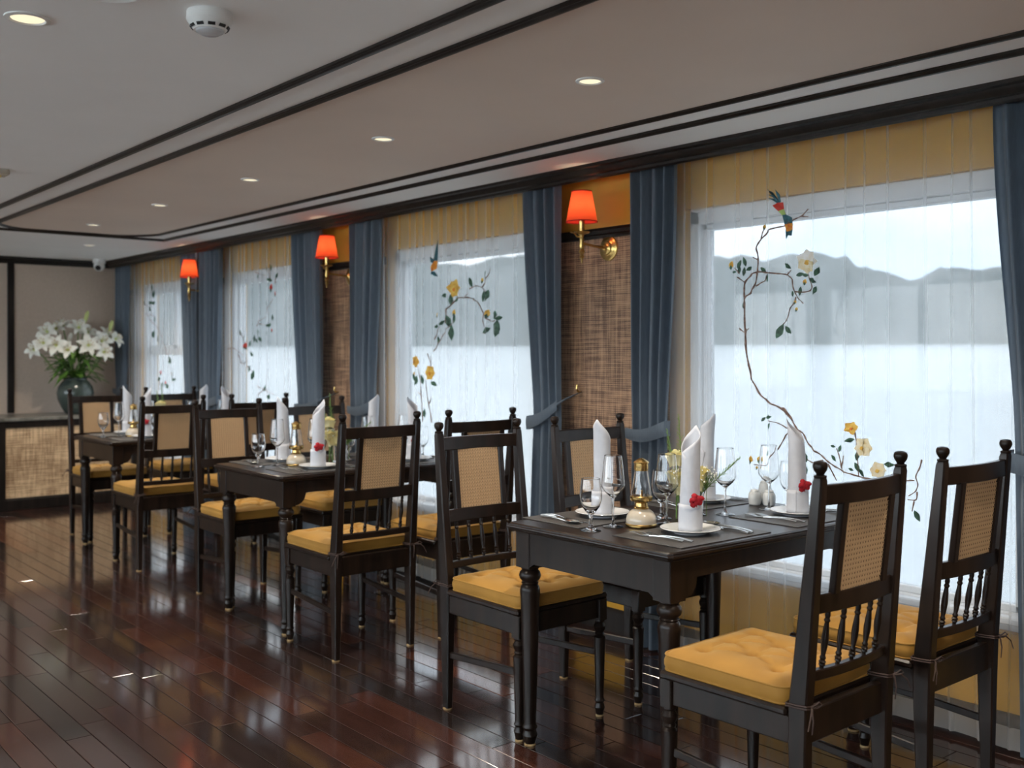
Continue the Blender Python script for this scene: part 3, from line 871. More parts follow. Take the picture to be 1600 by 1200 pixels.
for n, (a, b) in enumerate(openings):
    mb = MB()
    fx = (WALL_X + OUT_X) / 2
    fw, fd = 0.05, 0.10
    mb.box((fx, a + fw / 2, (GL0 + GL1) / 2), (fd, fw, GL1 - GL0 + 0.12), 0.004)
    mb.box((fx, b - fw / 2, (GL0 + GL1) / 2), (fd, fw, GL1 - GL0 + 0.12), 0.004)
    mb.box((fx, (a + b) / 2, GL1 + 0.035), (fd, b - a, 0.07), 0.004)
    mb.box((fx, (a + b) / 2, GL0 - 0.03), (fd, b - a, 0.06), 0.004)
    wn = struct(mb.build('window_%d' % (n + 1), M['frame']))
    g = MB()
    g.box((fx + 0.005, a + fw + 0.012, (GL0 + GL1) / 2), (0.05, 0.024, GL1 - GL0), 0.003)
    g.box((fx + 0.005, b - fw - 0.012, (GL0 + GL1) / 2), (0.05, 0.024, GL1 - GL0), 0.003)
    g.box((fx + 0.005, (a + b) / 2, GL1 - 0.012), (0.05, b - a - 2 * fw, 0.024), 0.003)
    g.box((fx + 0.005, (a + b) / 2, GL0 + 0.012), (0.05, b - a - 2 * fw, 0.024), 0.003)
    g.build('sash', M['frame'], wn)
    if n == 3:
        MB().box((fx + 0.005, (a + b) / 2, 1.36), (0.05, b - a - 2 * fw, 0.09), 0.004).build('transom', M['frame'], wn)
        MB().box((fx + 0.005, a + 0.62, 1.62), (0.05, 0.07, 0.50), 0.004).build('mullion', M['frame'], wn)
    MB().box((fx + 0.005, (a + b) / 2, (GL0 + GL1) / 2), (0.006, b - a - 2 * fw, GL1 - GL0)).build('pane', M['pane'], wn, smooth=False)
    MB().box((WALL_X - 0.012, (a + b) / 2, GL0 - 0.012), (0.045, b - a + 0.04, 0.026), 0.005).build('window_sill', M['frame'], wn)

# ------------------------------------------------------------------ the other walls
struct(MB().box((0.27, BACK_Y + 0.05, CEIL / 2), (6.9, 0.10, CEIL)).build('wall_back', M['beige_wall'], smooth=False))
def glazed_wall(name, n0, spans, ends, fn):
    """unseen wall with glazing added for daylight; fn(u, d, z) places a point along u, depth d"""
    def bx(mb, u0, u1, z0, z1, th, bev=0.0, d0=-0.06):
        a_, b_ = fn(u0, d0 - th / 2, z0), fn(u1, d0 + th / 2, z1)
        return mb.box(((a_[0] + b_[0]) / 2, (a_[1] + b_[1]) / 2, (z0 + z1) / 2), (abs(a_[0] - b_[0]), abs(a_[1] - b_[1]), z1 - z0), bev)
    wl = MB()
    ed = [ends[0]] + [v for ab in spans for v in ab] + [ends[1]]
    for i in range(0, len(ed), 2):
        bx(wl, ed[i], ed[i + 1], 0, CEIL, 0.12)
    for a, b in spans:
        bx(wl, a, b, 0, OZ0, 0.12)
        bx(wl, a, b, OZ1, CEIL, 0.12)
    wl = struct(wl.build(name, M['wallgrey'], smooth=False))
    dd = MB()
    bx(dd, ends[0], ends[1], 0, OZ0 - .02, 0.014, 0.0, 0.007)
    dd.build('added_dark_lining', M['trim'], wl, smooth=False)  # dark lining added low on the unseen wall to darken reflections in the wood
    for n, (a, b) in enumerate(spans):
        mb = MB()
        for yy in (a + 0.025, (a + b) / 2, b - 0.025):
            bx(mb, yy - .025, yy + .025, OZ0, OZ1, 0.08, 0.004)
        for zz in (OZ0 + .025, OZ1 - .025):
            bx(mb, a, b, zz - .025, zz + .025, 0.08, 0.004)
        wn = struct(mb.build('opening_%d' % (n0 + n), M['frame']))
        for q in (0, 1):
            c0 = a + (b - a) * (0.25 + 0.5 * q)
            hw_ = (b - a) / 4 - 0.035
            pm = MB()
            bx(pm, c0 - hw_, c0 + hw_, OZ0 + .04, OZ1 - .04, 0.006)
            pm.build('pane', M['pane_clear'], wn, smooth=False)


glazed_wall('wall_aisle', 1, OPP_WIN, (FRONT_Y, BACK_Y), lambda u, d, z: (OPP_X + d, u, z))
struct(MB().box((0.27, FRONT_Y - 0.05, CEIL / 2), (6.9, 0.10, CEIL)).build('wall_front', M['beige_wall'], smooth=False))
# posts and frame of the back wall
for i, xx in enumerate((2.497, 1.25, 0.0, -1.25)):
    struct(MB().box((xx, BACK_Y - 0.008, 1.48), (0.058, 0.016, 1.38), 0.003).build('trim_%d' % (7 + i), M['trim']))

# ------------------------------------------------------------------ curtains
RIDGES = []
_rr = random.Random(21)
_y = 1.2
while _y < 10.1:
    RIDGES.append((_y, _rr.uniform(0.006, 0.020), _rr.uniform(0.006, 0.013), _rr.uniform(-0.010, 0.010)))
    _y += _rr.uniform(0.055, 0.15)


def sheer_x(y, z=1.2):
    x_ = 3.464 + 0.006 * sin(y * 11.0 + 1.2 * sin(y * 3.0))
    for yi, am, wd, dr in RIDGES:
        yy = yi + dr * (1.2 - z)
        d = (y - yy) / wd
        if abs(d) < 4:
            x_ -= am * exp(-d * d)
    return x_


def sheer(name, label, y0, y1, idx):
    t_ = thing(name, label, 'sheer curtain', (3.464, (y0 + y1) / 2, 0), 0, 'white embroidered sheer curtains')
    inv = Vector((-3.464, -(y0 + y1) / 2, 0))
    nu = int((y1 - y0) / 0.0035)

    def fn(z0, z1):
        def f(u, v):
            y, z = y0 + (y1 - y0) * u, z0 + (z1 - z0) * v
            return Vector((sheer_x(y, z) - (0.012 * (0.3 - z) / 0.3 * sin(y * 17) if z < 0.3 else 0), y, z)) + inv
        return f
    MB().grid(fn(0.095, CEIL - 0.012), nu, 10).build('voile', M['sheer'], t_, angle=180)
    MB().grid(fn(0.022, 0.095), nu, 2).build('hem', M['sheer_hem'], t_, angle=180)
    return t_, inv


def leaf_poly(y, z, r, ang, wid=0.42):
    a = radians(ang)
    pts = []
    for s, w_ in ((-1, 0), (-.6, .62), (-.1, 1), (.45, .7), (1, 0), (.45, -.7), (-.1, -1), (-.6, -.62)):
        u, v = s * r, w_ * r * wid
        pts.append((y - (u * cos(a) - v * sin(a)), z + (u * sin(a) * 1.0 + v * cos(a))))
    return pts


def on_sheer(mb, poly, inv, lift=0.003, thick=0.0022):
    return mb.prism(poly, thick, lambda u, v, d: Vector((sheer_x(u, v) - lift - d, u, v)) + inv)


def embroider(t_, inv, data, bird):
    for p in data['b']:
        pts = []
        for i in range(len(p) - 1):
            for q in range(4):
                u = q / 4
                pts.append((p[i][0] * (1 - u) + p[i + 1][0] * u, p[i][1] * (1 - u) + p[i + 1][1] * u))
        pts.append(p[-1])
        n = len(pts)
        # round the corners
        for _ in range(2):
            pts = [pts[0]] + [((pts[i - 1][0] + 2 * pts[i][0] + pts[i + 1][0]) / 4, (pts[i - 1][1] + 2 * pts[i][1] + pts[i + 1][1]) / 4) for i in range(1, n - 1)] + [pts[-1]]
        big = n > 30
        rad = [(0.0044 if big else 0.0031) * (1 - 0.45 * i / n) * (1 + 0.25 * sin(i * 1.7)) for i in range(n)]
        MB().tube([Vector((sheer_x(y, z) - 0.004, y, z)) + inv for y, z in pts], rad, 6).build('embroidered_branch', M['e_branch'], t_)
    for y, z, r, a in data['l']:
        on_sheer(MB(), leaf_poly(y, z, r * 1.15, a, 0.48), inv).build('embroidered_leaf', M['e_leaf'], t_, smooth=False)
    for y, z, r, n, k in data['f']:
        rn = random.Random(int(y * 1000))
        fl = None
        for q in range(n):
            a = 360 * q / n + rn.uniform(-14, 14)
            cy, cz = y - cos(radians(a)) * r * .55, z + sin(radians(a)) * r * .55
            poly = leaf_poly(cy, cz, r * rn.uniform(.50, .64), a, rn.uniform(0.85, 1.05))
            mt = {'w': 'e_white', 'y': 'e_yellow', 'c': 'e_cream'}[k]
            if k == 'w' and 180 < a % 360 < 330:
                mt = 'e_cream'
            mb = on_sheer(MB(), poly, inv, 0.003 + 0.0006 * q)
            if fl is None:
                fl = mb.build('embroidered_flower', M[mt], t_, smooth=False)
            else:
                mb.build('petal', M[mt], fl, smooth=False)
        on_sheer(MB(), leaf_poly(y, z - r * .1, r * .30, 20, .8), inv, 0.009).build('flower_centre', M['e_yellow' if k != 'y' else 'e_orange'], fl, smooth=False)
    for y, z, r, k in data['u']:
        bd = on_sheer(MB(), leaf_poly(y, z, r * 1.05, 70, .75), inv, 0.004).build('embroidered_bud', M['e_yellow' if k == 'y' else 'e_red'], t_, smooth=False)
        on_sheer(MB(), leaf_poly(y, z - r * .7, r * .6, 90, .7), inv, 0.0065).build('calyx', M['e_leaf'], bd, smooth=False)
    if bird:
        root = None
        for q, (c_, poly) in enumerate(bird):
            mb = on_sheer(MB(), poly, inv, 0.005 + 0.0005 * q)
            if root is None:
                root = mb.build('embroidered_bird', M['e_' + c_], t_, smooth=False)
            else:
                mb.build('plumage', M['e_' + c_], root, smooth=False)


SHEER_LABEL = ['sheer curtain with large white blossom and red crested bird, nearest window',
               'sheer curtain with golden blossoms and small diving teal bird, second window',
               'sheer curtain embroidered with red fruit, third window',
               'sheer curtain with thin drooping sprig, farthest window beside lilies']
SPAN = [(1.50, 3.14), (3.93, 5.50), (6.38, 7.76), (8.36, 9.86)]
for i, (a, b) in enumerate(SPAN):
    t_, inv = sheer('sheer_curtain', SHEER_LABEL[i], a, b, i)
    embroider(t_, inv, EMBROIDERY[i], BIRDS[i])


def smooth(u):
    u = max(0.0, min(1.0, u))
    return u * u * (3 - 2 * u)


def curtain(label, inner, outer, tie_in, foot_in, tie_z=0.98, slope=0.0, hook=True, seed=0, group='slate blue side curtains'):
    """inner edge hangs towards the window, outer edge towards the wall panel"""
    rn = random.Random(seed)
    cx, cy = 3.425, (inner + outer) / 2
    t_ = thing('side_curtain', label, 'curtain', (cx, cy, 0), 0, group)
    ph, nf = rn.uniform(0, 6), 3.7 + rn.uniform(-.3, .5)
    top = CEIL - 0.012

    def edge(z):
        if z > tie_z:
            return tie_in + (inner - tie_in) * smooth((z - tie_z) / (top - tie_z)) ** 0.8
        return foot_in + (tie_in - foot_in) * smooth(z / tie_z)

    def f(u, v):
        z = 0.012 + (top - 0.012) * v
        y = edge(z) + (outer - edge(z)) * u
        g = min(1.0, abs(outer - edge(z)) / abs(outer - inner))
        am = 0.026 * (0.55 + 0.45 * g) * (0.75 + 0.25 * smooth((z - 0.1) / 1.5))
        if abs(z - tie_z) < 0.25:
            am *= 0.72 + 0.28 * smooth(abs(z - tie_z) / 0.25)
        ww = u * nf * 2 * pi + ph + 0.5 * sin(z * 2.1 + ph)
        x_ = am * (sin(ww) + 0.16 * sin(2.3 * ww + ph))
        return Vector((x_, y - cy, z))
    MB().grid(f, 96, 30).build('drape', M['blue'], t_, angle=180)
    # tieback: a band round the front, drawn up to a hook on the wall
    eo, ei = outer, edge(tie_z)
    sg = 1 if eo > ei else -1

    def g(u, v):
        y = ei - sg * 0.012 + (eo - ei + sg * 0.02) * u
        bow = sin(pi * min(1, u * 1.05)) ** 0.5 if u < 0.95 else 0.3
        zz = tie_z + slope * (u - 0.5) - 0.02 * sin(pi * u) + (v - 0.5) * (0.068 - 0.02 * u)
        return Vector((-0.030 - 0.012 * bow - 0.004 * sin(pi * v), y - cy, zz))
    mb = MB().grid(g, 24, 6)
    mb.grid(lambda u, v: g(0 if u < 1 else 0, v) + Vector((0.05 * u, 0.006 * sg * u, 0)), 4, 6)
    if hook:
        pts = [g(1, .5), g(1, .5) + Vector((0.03, sg * 0.02, 0.022)), Vector((WALL_X - cx - 0.012, eo + sg * 0.035 - cy, tie_z + slope * .5 + 0.06))]
        mb.tube(pts, [0.014, 0.010, 0.007], 8, flat=0.5)
    mb.build('tieback', M['blue'], t_, angle=180)
    if hook:
        h = Vector((WALL_X - cx - 0.012, eo + sg * 0.035 - cy, tie_z + slope * .5 + 0.06))
        MB().tube([h + Vector((0.01, 0, 0)), h + Vector((-0.02, 0, 0)), h + Vector((-0.03, 0, 0.015)), h + Vector((-0.028, 0, 0.035))], 0.005, 8).build('hook', M['brass'], t_)
    return t_


curtain('blue curtain at the right edge of the picture beside nearest window', 1.635, 1.26, 1.56, 1.545, 0.98, 0.0, False, 1)
curtain('blue curtain left of nearest window, right of the first red lamp', 3.00, 3.275, 3.065, 3.05, 0.985, -0.03, False, 2)
curtain('blue curtain hooked back, left of the first red lamp', 4.05, 3.75, 3.965, 4.00, 1.03, 0.10, True, 3)
curtain('blue curtain left of second window, beside golden blossom sheer', 5.395, 5.71, 5.46, 5.45, 0.99, -0.03, False, 4)
curtain('blue curtain hooked back, left of the middle red lamp', 6.50, 6.10, 6.42, 6.44, 0.98, 0.06, True, 5)
curtain('blue curtain left of the red fruit sheer, third window', 7.66, 8.05, 7.72, 7.70, 0.95, -0.03, False, 6)
curtain('dark blue curtain directly behind the farthest red lamp', 8.47, 8.10, 8.40, 8.42, 0.99, 0.05, True, 7)
curtain('blue curtain in the far corner beside the lilies', 9.73, 10.05, 9.80, 9.78, 0.99, -0.03, False, 8)

# ------------------------------------------------------------------ wall lamps
def sconce_parts(t_):
    # local origin: wall point of the rose; -x into the room
    MB().lathe([(0.0, 0.036), (0.010, 0.036), (0.014, 0.030), (0.018, 0.026), (0.030, 0.023), (0.034, 0.017), (0.044, 0.013), (0.050, 0.008), (0.058, 0.006), (0.060, 0.0)], (0, 0, 0), 32, (-1, 0, 0)).build('wall_rose', M['brass'], t_)
    MB().tube([(-0.02, 0, 0), (-0.09, 0, 0.004), (-0.15, 0, 0.010), (-0.180, 0, 0.012)], [0.007, 0.006, 0.006, 0.007], 10).build('arm', M['brass'], t_)
    ax = -0.180
    MB().lathe([(0.0, -0.082), (0.004, -0.078), (0.006, -0.062), (0.012, -0.052), (0.008, -0.040), (0.015, -0.028), (0.009, -0.014), (0.013, 0.0), (0.009, 0.018), (0.012, 0.030), (0.008, 0.042), (0.012, 0.052), (0.0, 0.053)], (ax, 0, 0), 16).build('baluster', M['brass'], t_)
    MB().lathe([(0.011, 0.052), (0.034, 0.060), (0.038, 0.066), (0.034, 0.066), (0.012, 0.060)], (ax, 0, 0), 20).build('drip_pan', M['brass'], t_)
    MB().tube([(ax, 0, 0.04), (ax - 0.004, 0.025, 0.045), (ax - 0.004, 0.05, 0.066), (ax - 0.004, 0.072, 0.070)], [0.006, 0.005, 0.004, 0.003], 8).build('leaf_scroll', M['brass'], t_)
    MB().lathe([(0.0, 0.052), (0.013, 0.053), (0.014, 0.11), (0.016, 0.125), (0.0, 0.126)], (ax, 0, 0), 16).build('candle_sleeve', M['gold'], t_)
    sh = MB().lathe([(0.073, 0.112), (0.0465, 0.255), (0.0455, 0.255), (0.072, 0.112), (0.073, 0.112)], (ax, 0, 0), 40).build('lamp_shade', M['shade'], t_)
    for zz, rr in ((0.1125, 0.0735), (0.2545, 0.047)):
        MB().tube([(ax + rr * cos(2 * pi * k / 40), rr * sin(2 * pi * k / 40), zz) for k in range(40)], 0.0022, 6, True).build('shade_trim', M['redsilk'], sh)
    MB().lathe([(0.0, 0.128), (0.012, 0.134), (0.016, 0.150), (0.014, 0.168), (0.006, 0.182), (0.0, 0.186)], (ax, 0, 0), 14).build('bulb', M['bulb'], t_)


def sconce(label, y):
    t_ = thing('wall_lamp', label, 'wall lamp', (WALL_X - 0.012, y, 1.832), 0, 'red shaded brass wall lamps')
    sconce_parts(t_)
    l = bpy.data.lights.new('sconce_light', 'POINT')
    l.energy = SCONCE_W
    l.color = (1.0, 0.80, 0.52)
    l.shadow_soft_size = 0.022
    o = bpy.data.objects.new('sconce_light', l)
    COL.objects.link(o)
    o.location = (-0.180, 0, 0.19)
    o.parent = t_


sconce('brass wall lamp with red shade, largest and nearest', 3.522)
sconce('brass wall lamp with red shade, the middle of three', 5.90)
sconce('brass wall lamp with red shade, smallest and farthest', 8.12)

# ------------------------------------------------------------------ ceiling fittings
def downlight(x, y, label, r=0.046, lit=True):
    t_ = thing('ceiling_downlight', label, 'downlight', (x, y, CEIL - 0.0035 if (FX0 < x < FX1 and y < FY1) else CEIL), 0, 'recessed ceiling downlights')
    MB().lathe([(r * .72, -0.001), (r * .80, -0.006), (r, -0.004), (r, 0.003), (r * .74, 0.003), (r * .72, -0.001)], (0, 0, 0), 32).build('trim_ring', M['white'], t_)
    MB().lathe([(0, -0.0022), (r * .73, -0.0022), (r * .73, 0.0015), (0, 0.0015)], (0, 0, 0), 28).build('diffuser', M['lamp'], t_)
    l = bpy.data.lights.new('downlight_beam', 'SPOT')
    l.energy = DOWNLIGHT_W
    l.color = (1.0, 0.88, 0.72)
    l.spot_size = radians(125)
    l.spot_blend = 0.8
    l.shadow_soft_size = 0.035
    o = bpy.data.objects.new('downlight_beam', l)
    COL.objects.link(o)
    o.location = (0, 0, -0.012)
    o.parent = t_


DL = ['first downlight in the beige ceiling panel, nearest the camera', 'second downlight in the beige ceiling panel', 'third downlight in the beige ceiling panel',
      'fourth downlight in the beige ceiling panel', 'fifth downlight in the beige ceiling panel, farthest']
for i, (xx, yy) in enumerate(((2.294, 2.375), (2.272, 3.551), (2.294, 4.805), (2.282, 5.968), (2.290, 7.167))):
    downlight(xx, yy, DL[i])
downlight(2.713, 8.587, 'small downlight in the white far end of the ceiling')
downlight(0.751, 2.872, 'downlight in white ceiling at the upper left corner', 0.056)
for (xx, yy), lab in zip(((0.75, 5.3), (0.75, 7.6), (0.75, 0.4), (2.29, 1.17), (2.29, -0.03), (-0.9, 0.6), (-0.9, 3.0), (-0.9, 5.4), (-0.9, 7.8)),
                         ('over the aisle halfway to the sideboard', 'over the aisle near the sideboard', 'above the camera', 'over the foreground chairs', 'behind the foreground chairs',
                          'by the first deck door', 'by the second deck door', 'by the third deck door', 'by the last deck door')):
    downlight(xx, yy, 'unseen added ceiling downlight ' + lab, 0.056)  # out-of-view downlights added for their light, continuing the visible rows

t_ = thing('smoke_detector', 'white smoke detector on the ceiling near the upper left', 'smoke detector', (1.098, 2.531, CEIL))
MB().lathe([(0, 0.0), (0.057, 0.0), (0.058, -0.022), (0.054, -0.027), (0, -0.027)], (0, 0, 0), 36).build('base', M['white'], t_)
MB().lathe([(0, -0.027), (0.054, -0.027), (0.050, -0.034), (0.040, -0.046), (0, -0.046)], (0, 0, 0), 36).build('head', M['white'], t_)
for k in range(10):
    a = 2 * pi * k / 10
    mt = Matrix.Rotation(a, 3, 'Z') @ Matrix.Rotation(radians(38), 3, 'Y')
    MB().box((0.0462 * cos(a), 0.0462 * sin(a), -0.0395), (0.003, 0.018, 0.008), 0, mt).build('vent_slot', M['dark'], t_)
MB().lathe([(0, -0.058), (0.024, -0.056), (0.034, -0.050), (0.036, -0.046), (0, -0.046)], (0, 0, 0), 30).build('sensor_cap', M['china'], t_)

t_ = thing('ceiling_speaker', 'round grey white ceiling speaker cut off by the top edge', 'speaker', (0.825, 2.50, CEIL))
MB().lathe([(0, -0.006), (0.078, -0.006), (0.088, -0.012), (0.096, -0.008), (0.098, 0), (0, 0)], (0, 0, 0), 40).build('rim', M['white'], t_)
MB().lathe([(0, -0.010), (0.060, -0.009), (0.078, -0.006), (0, -0.006)], (0, 0, 0), 36).build('grille', M['ceiling'], t_)

t_ = thing('sprinkler_box', 'small cream ceiling fitting at the left edge', 'ceiling fitting', (1.262, 5.335, CEIL))
MB().box((0, 0, -0.014), (0.09, 0.09, 0.028), 0.006).build('housing', M['cream'], t_)
MB().lathe([(0, -0.04), (0.014, -0.038), (0.018, -0.028), (0, -0.028)], (0, 0, 0), 16).build('nozzle', M['brass'], t_)

t_ = thing('security_camera', 'white dome security camera in the far ceiling corner', 'security camera', (3.187, 9.815, CEIL))
MB().lathe([(0, 0), (0.058, 0), (0.058, -0.03), (0.05, -0.042), (0, -0.042)], (0, 0, 0), 28).build('mount', M['white'], t_)
MB().lathe([(0, -0.112), (0.022, -0.108), (0.040, -0.094), (0.050, -0.070), (0.048, -0.050), (0.040, -0.040), (0, -0.040)], (0, 0, 0), 28).build('housing', M['white'], t_)
MB().lathe([(0, 0.012), (0.016, 0.010), (0.024, 0.003), (0.026, 0), (0, 0)], (-0.022, -0.036, -0.084), 20, (-0.45, -0.75, -0.5)).build('lens', M['dark'], t_)

# ------------------------------------------------------------------ chairs
def build_cushion(hw, y0, y1, z0, zt):
    """tufted box cushion"""
    N = 30
    rad = 0.035
    cy, hl = (y0 + y1) / 2, (y1 - y0) / 2
    tufts = [(-.58, -.58), (0, -.58), (.58, -.58), (-.29, 0), (.29, 0), (-.58, .58), (0, .58), (.58, .58)]
    creases = []
    for i, a in enumerate(tufts):
        for b in tufts[i + 1:]:
            if sqrt((a[0] - b[0]) ** 2 + (a[1] - b[1]) ** 2) < 0.72:
                creases.append((a, b))

    def plan(u, v):
        # u,v in [-1,1] -> rounded rectangle
        x_, y_ = u * hw, v * hl
        dx, dy = abs(x_) - (hw - rad), abs(y_) - (hl - rad)
        if dx > 0 and dy > 0:
            m_ = max(dx, dy)
            l_ = sqrt(dx * dx + dy * dy)
            k_ = m_ / l_ if l_ > 0 else 1
            x_ = math.copysign(hw - rad + dx * k_, x_)
            y_ = math.copysign(hl - rad + dy * k_, y_)
        return x_, y_ + cy

    def height(u, v):
        e = 1 - max(abs(u), abs(v))
        h = 0.025 * (1 - exp(-e * 6.0))
        d_ = 0.0
        for a, b in tufts:
            q = ((u - a) ** 2 + (v - b) ** 2)
            d_ = max(d_, 0.038 * exp(-sqrt(q) / 0.080))
        for a, b in creases:
            ax, ay, bx, by = *a, *b
            L2 = (bx - ax) ** 2 + (by - ay) ** 2
            s_ = max(0, min(1, ((u - ax) * (bx - ax) + (v - ay) * (by - ay)) / L2))
            q = sqrt((u - ax - s_ * (bx - ax)) ** 2 + (v - ay - s_ * (by - ay)) ** 2)
            d_ = max(d_, 0.0085 * exp(-(q / 0.045) ** 2))
        return zt + h - d_
    mb = MB()

    def top(i, j):
        u, v = i * 2 - 1, j * 2 - 1
        x_, y_ = plan(u, v)
        return Vector((x_, y_, height(u, v)))
    mb.grid(top, 2 * N, 2 * N)
    per = []
    for k in range(2 * N):
        per.append((k / (2 * N), 0.0))
    for k in range(2 * N):
        per.append((1.0, k / (2 * N)))
    for k in range(2 * N):
        per.append((1 - k / (2 * N), 1.0))
    for k in range(2 * N):
        per.append((0.0, 1 - k / (2 * N)))
    ring = [plan(a * 2 - 1, b * 2 - 1) for a, b in per]
    rings = []
    for s_, z in ((1.0, zt), (1.022, zt - (zt - z0) * .35), (1.022, zt - (zt - z0) * .65), (1.0, z0)):
        rings.append([(x_ * s_, cy + (y_ - cy) * s_, z) for x_, y_ in ring])
    mb.loft(list(reversed(rings)))
    pip = [[(x_ * 1.006, cy + (y_ - cy) * 1.006, z) for x_, y_ in ring] for z in (zt + 0.001, z0 + 0.002)]
    return mb, pip


def spindle_prof(L):
    s_ = [(0.0055, 0), (0.0055, .04), (0.0085, .06), (0.0075, .09), (0.0095, .12), (0.0060, .15), (0.0082, .19), (0.0055, .23), (0.0088, .42), (0.0092, .52), (0.0075, .68), (0.0055, .80), (0.0085, .84), (0.0055, .88), (0.0072, .93), (0.0055, 1.0)]
    return [(r_, z_ * L) for r_, z_ in s_]


def bow_rail(hw, y, z0, z1, th, sag, n=14):
    """rail bowed backwards (+y) in plan; th thick"""
    rings = []
    for i in range(n + 1):
        u = -1 + 2 * i / n
        yy = y + sag * (1 - u * u)
        e = 0.003
        rings.append([(u * hw, yy - th / 2 + e, z0), (u * hw, yy + th / 2 - e, z0), (u * hw, yy + th / 2, z0 + e), (u * hw, yy + th / 2, z1 - e), (u * hw, yy + th / 2 - e, z1), (u * hw, yy - th / 2 + e, z1), (u * hw, yy - th / 2, z1 - e), (u * hw, yy - th / 2, z0 + e)])
    return MB().loft(rings)


